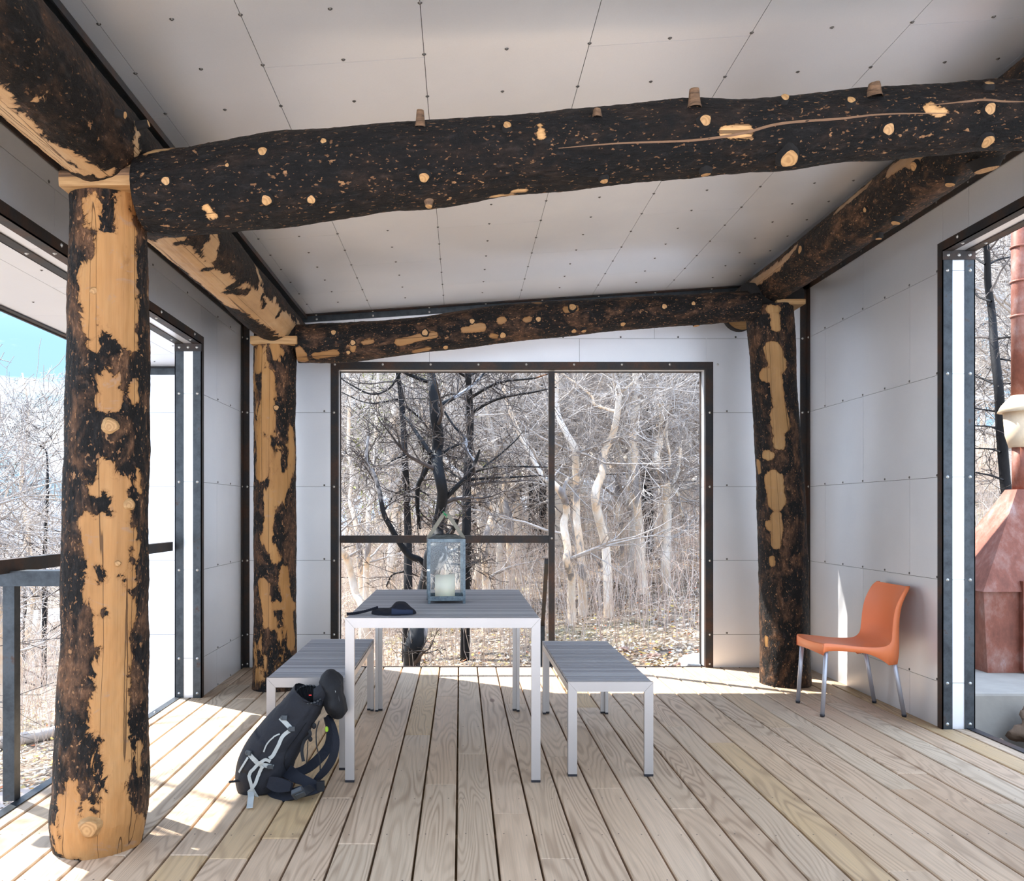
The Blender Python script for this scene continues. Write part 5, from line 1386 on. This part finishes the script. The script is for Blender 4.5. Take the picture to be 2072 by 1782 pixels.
ptree('charred_tree', 'crooked glossy black charred tree seen through the window behind the lantern', 'tree', 8.6, zL8(8.6),
      [(570,50,8),(585,150,9.5),(592,300,10),(612,420,11.5),(608,520,12),(605,580,12),(625,680,11),(638,760,11),(628,850,11),(608,960,12),(618,1040,14),(600,1110,23),(575,1190,19),(545,1290,17),(515,1420,17),(497,1560,19),(468,1650,18),(462,1740,17)],
      M['charw'], M['twigd'],
      [(-0.3, [(545,1170,8),(500,1135,7),(450,1115,7),(395,1045,6),(340,950,5.5),(300,870,5),(275,740,4.5),(240,640,4),(205,590,3.5),(202,520,3),(215,430,2)]),
       (0.4, [(575,560,5),(530,650,5),(497,720,5),(495,850,4.5),(510,960,3)]),
       (-0.3, [(648,790,6),(720,720,5),(800,640,4.5),(825,580,4),(850,510,2)]), (0.2, [(825,580,3.5),(780,520,3.5),(765,440,3),(700,370,2.5),(650,290,2)]),
       (0.3, [(570,530,5),(500,430,4),(440,340,3),(400,300,2)]), (-0.2, [(553,120,4),(480,92,4),(400,55,3.5),(330,10,2)]), (0.3, [(618,255,5),(740,190,4),(830,120,3),(890,50,2)]),
       (0.2, [(640,1130,9),(670,1095,4),(740,1072,3),(790,1040,2)]), (0.1, [(645,520,3),(700,490,2.5),(790,460,1.5)]), (-0.2, [(600,1060,14),(660,1010,7),(700,960,5),(722,910,4)]),
       (0.3, [(690,1160,2),(760,1165,2),(840,1152,1)])], 3, 10, 0.6, wig=0.45)
ptree('charred_conifer', 'straight black charred conifer with long side branches just right of the lantern', 'tree', 9.6, zL8(9.6),
      [(785,50,6),(790,200,7),(795,400,7.5),(778,700,8.5),(775,900,9),(770,1050,9),(770,1300,9),(765,1740,10)], M['char'], M['twigd'],
      [(-0.8, [(808,205,3.5),(900,150,3),(1000,115,2.5),(1150,100,2),(1240,75,1.2)]), (-0.5, [(808,295,3.5),(900,240,3),(1000,205,2.5),(1150,180,2),(1290,150,1)]),
       (0.5, [(800,680,3),(900,670,2.5),(1050,665,2),(1200,655,1.2)]), (-0.6, [(800,655,3),(850,625,2.8),(960,605,2.2),(1100,605,1.8),(1240,608,1)]),
       (0.4, [(770,220,2.5),(690,190,2),(600,215,1.5),(430,215,1)]), (0.3, [(750,680,2.5),(690,640,2),(650,620,1.2)]), (-0.3, [(770,90,3),(720,60,2.5),(680,20,1.5)]), (0.3, [(800,80,3),(850,55,2),(900,20,1.2)]),
       (-0.3, [(760,560,2),(700,550,1.6),(620,540,1)]), (0.4, [(870,610,2.2),(960,540,2),(1050,460,1.5),(1100,400,1)])], 5, 6, 0.7, kids=(4, 3, 1))
ptree('charred_conifer', 'dark trunk with orange bark scars left of the crooked charred tree', 'tree', 10.4, zL8(10.4),
      [(378,50,4),(400,200,5.5),(415,400,6),(420,550,6.5),(430,700,6.5),(435,850,7),(440,1000,8),(440,1200,8.5),(440,1330,9)], M['char'], M['twigd'],
      [(0.3, [(380,220,2.5),(300,235,2),(200,240,1.6),(60,180,1)]), (0.3, [(400,60,2.5),(330,160,2),(230,190,2),(120,140,1.5),(40,90,1)]), (0.2, [(415,735,2.5),(360,770,2),(310,850,1.2)]), (0.3, [(430,735,2.2),(500,740,2),(560,770,1)]),
       (0.2, [(415,1205,2.2),(350,1225,2),(315,1290,1.2)]), (-0.3, [(425,545,2),(370,560,1.6),(280,620,1)]), (0.2, [(440,1205,2),(500,1235,1)]), (0.3, [(410,420,2.5),(450,425,2.2),(380,430,1)]), (0.2, [(425,260,2.5),(500,320,2.2),(550,380,2)])], 7, 10, 0.8, kids=(4, 3, 1))
ptree('aspen_tree', 'pale crooked aspen leaning behind the right part of the guard bar', 'tree', 11.5, zL8(11.5),
      [(650,560,4),(740,650,5),(820,750,6),(880,815,6.5),(935,850,7),(915,930,7),(885,1010,6),(880,1120,6),(890,1300,7)], M['aspen'], M['twig'], [], 9, 12, 1.3)
ptree('aspen_tree', 'pale aspen with a black wound left of the window mullion', 'tree', 13, zL8(13),
      [(900,330,4),(945,520,5),(985,640,6),(1000,700,6),(990,800,6),(1020,900,7),(1025,1000,7),(1030,1250,7)], M['aspen'], M['twig'], [], 10, 14, 1.4)
ptree('aspen_tree', 'pale leaning aspen trunk at the far left of the window, below the guard bar', 'tree', 9.8, zL8(9.8),
      [(40,1060,5),(90,1130,6),(115,1220,6),(140,1330,6.5),(185,1450,7)], M['aspen'], M['twig'], [], 11, 8, 0.8, upext=0.8)
ptree('aspen_tree', 'thin peeled aspen with orange patches at the left of the window', 'tree', 12.2, zL8(12.2),
      [(100,480,3),(120,650,3.5),(110,800,4),(135,900,4.5),(160,1040,5),(165,1180,5),(178,1320,6)], M['aspen'], M['twig'], [], 12, 12, 1.1)
ptree('aspen_tree', 'second thin peeled aspen from the left edge of the window', 'tree', 11.6, zL8(11.6),
      [(250,560,3),(255,700,4),(215,860,4.5),(218,980,5),(205,1130,5),(200,1240,5)], M['aspen'], M['twig'], [], 13, 12, 1.1)
lab = ['pale aspen with a black knot just right of the mullion', 'cream peeled aspen with a black hollow, right beside the mullion near the ground', 'tall cream aspen bending right in an S, middle of the right window half', 'straight pale aspen in the right window half, with three dark knots', 'grey and cream aspen forking low, nearest the right side of the window', 'slim dark-scarred aspen between the two tall pale ones']
A = [[(130,60,4),(135,280,4.5),(180,400,5),(235,500,6),(240,580,6),(245,720,6),(245,900,6.5),(265,1050,6.5),(275,1200,7),(280,1370,8)],
     [(40,640,4),(100,690,5),(150,745,6),(178,800,6),(188,870,6),(172,940,6.5),(195,1080,6.5),(188,1150,7),(215,1230,7),(215,1380,7),(220,1540,9)],
     [(455,60,4.5),(485,180,5),(480,290,5.5),(450,430,6),(400,530,6.5),(390,650,7),(355,750,7.5),(365,870,7.5),(400,1000,7.5),(415,1100,7.5),(425,1300,8),(430,1430,9)],
     [(580,50,5),(592,200,6),(575,350,6),(565,450,6.5),(585,560,6.5),(580,700,6.5),(595,850,7),(610,1000,7),(615,1200,7.5),(625,1350,9)],
     [(690,60,4.5),(715,200,6),(745,350,6.5),(715,480,7),(700,560,7),(745,660,8),(758,780,7.5),(765,900,7.5),(760,1050,7.5),(755,1180,8),(765,1350,9)],
     [(470,440,3),(498,540,4),(495,620,5),(480,720,5),(485,880,4.5),(508,1000,5),(510,1240,5.5)]]
YY = [11.4, 10.6, 11.0, 12.2, 12.4, 13.2]
for i in range(6):
    ex_ = []
    if i == 1: ex_ = [(0.1, [(165,790,4),(178,710,4),(200,668,3)])]
    if i == 2: ex_ = [(0.3, [(480,290,4),(430,280,3),(350,250,3),(330,200,2.5),(230,120,2),(150,60,1.5)]), (-.3, [(490,180,3.5),(540,150,3),(600,90,2)])]
    if i == 4: ex_ = [(0.3, [(760,780,6),(800,700,5),(830,600,4),(840,500,3)]), (0.2, [(790,720,4),(830,780,4),(850,900,3)]), (0, [(745,660,5),(780,560,3),(760,420,2.5),(775,200,2)])]
    ptree('aspen_tree', lab[i], 'tree', YY[i], z7(YY[i]), A[i], M['aspen'], M['twig'], ex_, 20+i, 16, 1.25, thi=0.5)
z4 = Zp(3.18, 1880, 440, 9.0)
ptree('charred_conifer', 'leaning black charred conifer seen through the right opening, behind the stove hood', 'tree', 9.0, z4,
      [(362,150,5.5),(378,420,6.5),(405,620,7),(420,850,8),(448,1100,8.5),(462,1350,9.5),(490,1700,10),(510,1900,11)], M['char'], M['twigd'],
      [(0.2, [(360,300,2.5),(320,275,2),(275,240,1.5)]), (0.2, [(385,300,2.5),(450,270,2),(540,250,1.5)]), (0.3, [(400,540,2.5),(330,515,2),(285,480,1.5)]), (-0.2, [(430,780,2.5),(500,770,2),(575,765,1.2)]),
       (0.3, [(430,1075,2.5),(350,1040,2),(290,1020,1.5)]), (0.1, [(440,1250,2),(380,1240,1.8),(290,1228,1.2)]), (0.1, [(450,1370,2),(390,1345,1.8),(295,1340,1.2)]), (0.2, [(460,1510,2),(400,1490,1.8),(295,1485,1.2)]), (0.2, [(480,1690,2.2),(400,1660,2),(300,1640,1.2)]), (0, [(470,1070,2),(590,1065,1)]), (0, [(460,910,2),(580,930,1)])], 31, 14, 0.5, kids=(3, 2, 1))

# trees seen out of the left opening
z6 = Zp(2.073, 0, 800, 13.0)
for j, (lb, rows, Y) in enumerate([('thin dead conifer rising highest against the sky outside the left opening', [(92,115,1.2),(96,250,2.2),(100,400,3),(102,520,3.2),(104,680,3.5)], 17),
                     ('thin dark dead conifer left of the front log post, black down to its foot', [(195,240,1.5),(200,380,2.5),(192,560,3.5),(186,720,4),(186,900,4.5),(185,1170,5)], 13),
                     ('pale aspen at the left edge of the photo behind the rail post', [(0,860,4),(2,1000,5),(4,1200,5.5)], 8.5),
                     ('pale aspen between the rail post and the front log post', [(70,940,3),(78,1050,4),(85,1200,4.5),(80,1320,5)], 9.5)]):
    ptree('charred_conifer' if j < 2 else 'aspen_tree', lb, 'tree', Y, Zp(2.073, 0, 800, Y), rows, M['char'] if j < 2 else M['aspen'], M['twigd'] if j < 2 else M['twig'], [], 40+j, 34 if j < 2 else 10, 0.8 if j < 2 else 0.7, kids=(4, 3, 1), thi=0.2, upext=0.3 if j < 2 else 1.2)

# green-needled pines far behind
def pine(x, y, h, label, seed):
    rr = random.Random(seed); o = empty('pine_tree', (x, y, gz(x, y)-0.1)); tag(o, label, 'tree', 'living pines far beyond the back window')
    m = MB(); m.tube([(0, 0, 0), (0, 0, h)], [0.09, 0.01], 8); m.build('trunk', M['char'], o)
    v = []; f = []
    for k in range(2600):
        t = rr.random()**0.8; z = h*(0.2+0.8*t); R = (1-t)*1.4+0.1; a = rr.uniform(0, 6.28); q = R*math.sqrt(rr.random())
        c_ = Vector((q*math.cos(a), q*math.sin(a), z-q*0.25)); d = rvec(rr)*0.10; e_ = rvec(rr).cross(d).normalized()*0.018
        i = len(v); v += [tuple(c_-d-e_), tuple(c_-d+e_), tuple(c_+d+e_), tuple(c_+d-e_)]; f.append((i, i+1, i+2, i+3))
    m = MB(); m.add(v, f); m.build('needles', M['needle'], o)
for k, (u, y, h) in enumerate(((-0.075, 19, 8), (-0.02, 22, 9), (0.03, 24, 9.5), (-0.045, 27, 10), (0.07, 29, 10))):
    pine(u*y, y, h, 'yellow-green pine among the bare trees above the table', k)

# brush, litter, snow, rocks
def stuff_obj(mb, name, mat, label, cat):
    o = mb.build(name, mat); tag(o, label, cat, None, 'stuff'); return o
def brush(n, ulo, uhi, ylo, yhi, hlo, hhi, seed, tw=3):
    rr = random.Random(seed); m = MB()
    for k in range(n):
        y = ylo+(yhi-ylo)*rr.random()**1.15; x = rr.uniform(ulo, uhi)*y; z = gz(x, y)-0.02; h = rr.uniform(hlo, hhi)
        lx, ly = rr.gauss(0, 0.2)*h, rr.gauss(0, 0.2)*h; rad = rr.uniform(0.0018, 0.0042)*(0.6+y/20)
        p = [(x, y, z), (x+lx*.4+rr.gauss(0, .03), y+ly*.4, z+h*.5), (x+lx+rr.gauss(0, .05), y+ly, z+h)]
        m.tube(p, [rad, rad*.8, rad*.35], 3, False)
        for q in range(rr.randrange(tw+1)):
            t = rr.uniform(0.3, 0.95); s_ = np.array(p[1])*(1-t)+np.array(p[2])*t if t > .5 else np.array(p[0])*(1-2*t)+np.array(p[1])*2*t
            d = np.array([rr.gauss(0, 1), rr.gauss(0, 1), rr.uniform(0.2, 1)]); d = d/np.linalg.norm(d)*h*rr.uniform(.15, .4)
            m.tube([s_, s_+d*0.5+np.array([0, 0, .02]), s_+d], [rad*.6, rad*.5, rad*.3], 3, False)
    return m
tb = MT('dry_brush', 0.8); bn_ = tb.noise(tb.pos(), 0.8, 3); b2_ = tb.island()
tb.col(tb.mix(tb.math('MULTIPLY', b2_, 0.8), tb.ramp(bn_, [(0.35, (0.46, 0.30, 0.23)), (0.65, (0.58, 0.46, 0.37))]), (0.80, 0.74, 0.68))); M['brush'] = tb.m
bm0 = brush(650, -0.19, 0.34, 8.3, 12, 0.4, 1.25, 8); bm1 = brush(3600, -0.19, 0.34, 12, 25, 0.5, 1.5, 1)
bm1.f += [a+bm1.n for a in bm0.f]; bm1.v += bm0.v; bm1.m += bm0.m; bm1.sm += bm0.sm; bm1.n += bm0.n
stuff_obj(bm1, 'dry_brush', M['brush'], 'tangle of dry reddish brush stems outside the back window', 'brush')
stuff_obj(brush(1500, -0.62, -0.36, 7.5, 24, 0.3, 1.1, 2), 'dry_brush', M['brush'], 'pale dry brush on the slope outside the left opening', 'brush')
stuff_obj(brush(900, 0.56, 0.80, 7.5, 20, 0.5, 1.5, 3), 'dry_brush', M['brush'], 'dry brush behind the rusty stove', 'brush')
def leaves(n, region, seed, size=0.022):
    rr = random.Random(seed); v = []; f = []
    for k in range(n):
        x, y = region(rr); z = gz(x, y)+rr.uniform(0.0, 0.03); s = size*rr.uniform(0.5, 1.5)
        a = rr.uniform(0, 6.28); t = Vector((math.cos(a), math.sin(a), rr.uniform(-.5, .5))).normalized()*s; w = Vector((-math.sin(a), math.cos(a), rr.uniform(-.5, .5))).normalized()*s*0.7
        c_ = Vector((x, y, z+0.01)); i = len(v); v += [tuple(c_-t), tuple(c_-w*0.9), tuple(c_+t), tuple(c_+w)]; f.append((i, i+1, i+2, i+3))
    m = MB(); m.add(v, f); return m
tl_ = MT('dry_leaf', 0.75); li = tl_.island(); tl_.col(tl_.ramp(li, [(0, (0.30, 0.17, 0.10)), (0.25, (0.55, 0.42, 0.28)), (0.5, (0.72, 0.66, 0.56)), (0.75, (0.50, 0.36, 0.24)), (0.92, (0.62, 0.45, 0.10)), (1.0, (0.55, 0.12, 0.05))])); M['leaf'] = tl_.m
def reg1(rr): 
    y = 7.1+9*rr.random()**1.6; return rr.uniform(-0.2, 0.34)*y, y
def reg2(rr):
    y = 4.5+8*rr.random(); return rr.uniform(-0.62, -0.40)*y, y
stuff_obj(leaves(17000, reg1, 4), 'leaf_litter', M['leaf'], 'fallen dry leaves on the ground outside the back window', 'leaves')
stuff_obj(leaves(4000, reg2, 5), 'leaf_litter', M['leaf'], 'fallen leaves outside the left opening', 'leaves')
M['snow'] = mat_plain('snow', (0.86, 0.88, 0.92), 0.7, bump=0.2, bscale=12)
M['rock'] = mat_plain('reddish_rock', (0.42, 0.27, 0.21), 0.85, bump=0.8, bscale=14, var=0.35, vscale=8)
M['brownrock'] = mat_plain('brown_rock', (0.22, 0.14, 0.09), 0.9, bump=1.0, bscale=20, var=0.5, vscale=12)
M['conc'] = mat_plain('pale_concrete', (0.36, 0.32, 0.27), 0.85, bump=0.6, bscale=10, var=0.25, vscale=5)
def blob(name, c, s, mat, seed, amp=0.25, label=None, cat=None, group=None, kind=None, rz=0.0):
    m = MB(); C_ = Vector(c); R = Matrix.Rotation(rz, 3, 'Z')
    def fn(u, v):
        a = 2*PI*v; t = PI*u; q = Vector((math.sin(t)*math.cos(a), math.sin(t)*math.sin(a), math.cos(t)))
        k = 1+amp*mnoise.noise(q*1.6+Vector((seed*7, 0, 0)))+amp*0.5*mnoise.noise(q*4+Vector((seed, 0, 0)))
        q = Vector((q.x*s[0], q.y*s[1], q.z*s[2]))*k
        return R @ q
    m.grid(22, 32, fn, 0, True, True); o = m.build(name, mat); o.location = c
    tag(o, label, cat, group, kind); return o
def snowpatch(px, py, Y, sx, sy, sz, label, seed):
    p = P(px, py, Y); blob('snow_patch', (p.x, p.y, gz(p.x, p.y)+sz*0.1), (sx, sy, sz), M['snow'], seed, 0.4, label, 'snow')
p = P(1412, 1330, 7.5)
blob('snow_patch', (p.x+.05, 7.35, -0.10), (0.22, 0.35, 0.10), M['snow'], 1, 0.4, 'small white snow patch outside the lower right corner of the window', 'snow', rz=-0.5)
snowpatch(1335, 1003, 26, 2.4, 1.6, 0.6, 'long snow patch on the hillside behind the right window half', 2)
snowpatch(1275, 1020, 24, 0.9, 1.0, 0.4, 'small snow patch left of the long one on the hillside', 3)
snowpatch(975, 1045, 28, 2.2, 1.5, 0.6, 'snow patch on the slope between the lantern and the mullion', 4)
snowpatch(60, 1110, 30, 3.0, 2.0, 0.4, 'snow patch among the trees left of the front log post', 5)
def rockat(px, py, Y, s, label, seed, mat=None, zz=None):
    p = P(px, py, Y); z = gz(p.x, p.y) if zz is None else zz
    blob('rock', (p.x, p.y, z+s[2]*0.35), s, mat or M['rock'], seed, 0.5, label, 'rock')
rockat(1428, 1338, 7.25, (0.06, 0.05, 0.05), 'reddish rock by the snow patch at the window corner', 11)
rockat(1325, 1322, 8.0, (0.07, 0.06, 0.035), 'flat reddish rock among the leaves beyond the right bench', 12)
rockat(1262, 1305, 8.6, (0.05, 0.04, 0.035), 'small pinkish rock in the leaves just beyond the bench end', 13)
rockat(1375, 1335, 7.5, (0.045, 0.04, 0.03), 'small dark red rock right of the flat one', 14)
# fallen log on the hillside
m = MB(); m.tube([P(1365, 1000, 17), P(1405, 975, 17.4), P(1432, 955, 17.8)], [0.10, 0.09, 0.07], 10); o = m.build('fallen_log', M['aspen']); tag(o, 'fallen pale log on the hillside at the right of the window', 'log')
m = MB(); s_ = [(-4.6, 8.2), (-4.1, 8.4), (-3.7, 8.9), (-3.3, 9.2)]; m.tube([(x, y, gz(x, y)+0.06) for x, y in s_], [0.07, 0.06, 0.05, 0.03], 10); o = m.build('fallen_log', M['twig']); tag(o, 'fallen grey branch on the ground left of the front log post', 'log')
# flagstones outside the left opening
ts = MT('pink_flagstone', 0.85); fv = ts.noise(ts.pos(), 3, 5, 0.7); ts.col(ts.ramp(fv, [(0.3, (0.50, 0.38, 0.32)), (0.7, (0.68, 0.58, 0.50))])); ts.bump(fv, 0.3, 0.02)
rr = random.Random(9); cnt = 0
for i in range(5):
    for j in range(6):
        x, y = -2.45-0.52*i+rr.uniform(-.05, .05), 3.9+0.5*j+(0.25 if i % 2 else 0)+rr.uniform(-.05, .05)
        if y > 6.4: continue
        n_ = rr.randrange(5, 8); R0 = 0.27; z = max(gz(x+dx, y+dy) for dx in (-.25, 0, .25) for dy in (-.25, 0, .25))+0.02; v = []
        for k in range(n_):
            a = 2*PI*k/n_+rr.uniform(-.2, .2); q = R0*rr.uniform(0.85, 1.08); v.append((x+q*math.cos(a), y+q*math.sin(a), z))
        v += [(a, b, z-0.16) for a, b, _ in v]
        m = MB(); m.add(v, [tuple(range(n_))]+[(k, n_+k, n_+(k+1) % n_, (k+1) % n_) for k in range(n_)])
        o = m.build('flagstone', ts.m); tag(o, 'irregular pinkish flagstone in the path beside the left deck edge', 'paving stone', 'flagstones beside the deck')
m = MB(); rr = random.Random(3)
for k in range(900):
    x, y = rr.uniform(-2.9, -1.96), rr.uniform(5.7, 6.7); s = rr.uniform(0.008, 0.02)
    m.ball((x, y, gz(x, y)+s*.5+rr.random()*.01), s, 5, 4)
stuff_obj(m, 'gravel', M['rock'], 'gravel at the foot of the wing wall outside the left opening', 'gravel')

# concrete footing, stove
m = MB()
def slabf(u, v): return None
m.bbox(3.22, 5.2, 5.34, 7.4, -0.45, 0.095, 0.02)
ft = m.build('concrete_footing', M['conc']); tag(ft, 'rough pale concrete footing under the rusty stove', 'footing')
for k, (x, y, s) in enumerate(((3.62, 5.20, 0.12), (3.28, 5.16, 0.05))):
    blob('rock', (x, y, -0.20+0.09*(k == 0)), (s*1.3, s*0.7, s), M['brownrock'], 30+k, 0.6, ('rough brown rock against the concrete footing', 'small low rock in front of the concrete footing')[k], 'rock')
m = MB(); m.box(3.02, 5.0, 4.70, 4.98, -0.42, -0.16); o = m.build('kerb', M['conc']); tag(o, 'grey concrete kerb just beyond the right deck edge', 'kerb')
st = empty('outdoor_stove', (4.05, 6.2, 0.095)); tag(st, 'rusty red steel outdoor stove with a pyramid hood beyond the right opening', 'stove')
SI = Matrix.Translation((-4.05, -6.2, -0.095))
def spart(nm, m, mats=None):
    o = m.build(nm, mats or M['rust'], st); o.matrix_parent_inverse = SI; return o
sx0 = (1990-CX)*6.0/F; sx1 = sx0+0.72; zb, zt_, za = 0.096, CAMZ-(1192-CY)*6.0/F, CAMZ-(990-CY)*6.25/F
m = MB(); e_ = 0.02
m.hexa([(sx0+.03,6.0,zb),(sx1,6.0,zb),(sx1,6.6,zb),(sx0+.03,6.6,zb),(sx0,6.0,zt_),(sx1,6.0,zt_),(sx1,6.6,zt_),(sx0,6.6,zt_)]); spart('firebox', m)
m = MB(); cxp, cyp = (2062-CX)*6.25/F+0.03, 6.28; hw2 = 0.07
m.hexa([(sx0-e_,5.97,zt_-.015),(sx1+e_,5.97,zt_-.015),(sx1+e_,6.63,zt_-.015),(sx0-e_,6.63,zt_-.015),(cxp-hw2,cyp-hw2,za),(cxp+hw2,cyp-hw2,za),(cxp+hw2,cyp+hw2,za),(cxp-hw2,cyp+hw2,za)]); spart('hood', m)
m = MB(); m.box(sx0+.255, sx0+.55, 5.955, 5.998, zb+.02, zt_+.06); m.box(sx0+.25, sx0+.56, 5.945, 5.96, zt_-.14, zt_-.10); spart('door_frame', m)
m = MB(); m.tube([(cxp, cyp, za-.02), (cxp, cyp, CAMZ-(890-CY)*cyp/F)], 0.055, 20); m.tube([(cxp, cyp, CAMZ-(822-CY)*cyp/F), (cxp, cyp, 3.9)], 0.060, 20)
for zz in (CAMZ-(640-CY)*cyp/F, CAMZ-(570-CY)*cyp/F, CAMZ-(500-CY)*cyp/F): m.tube([(cxp, cyp, zz-.008), (cxp, cyp, zz+.008)], 0.067, 20)
spart('flue_pipe', m)
m = MB(); m.tube([(cxp, cyp, CAMZ-(905-CY)*cyp/F), (cxp, cyp, CAMZ-(880-CY)*cyp/F), (cxp, cyp, CAMZ-(828-CY)*cyp/F)], [0.075, 0.10, 0.115], 24)
m.tube([(cxp, cyp, CAMZ-(834-CY)*cyp/F), (cxp, cyp, CAMZ-(820-CY)*cyp/F), (cxp, cyp, CAMZ-(800-CY)*cyp/F)], [0.150, 0.125, 0.062], 24)
spart('flue_cowl', m, mat_plain('cream_painted_cowl', (0.72, 0.56, 0.38), 0.6, var=0.35, vscale=9))
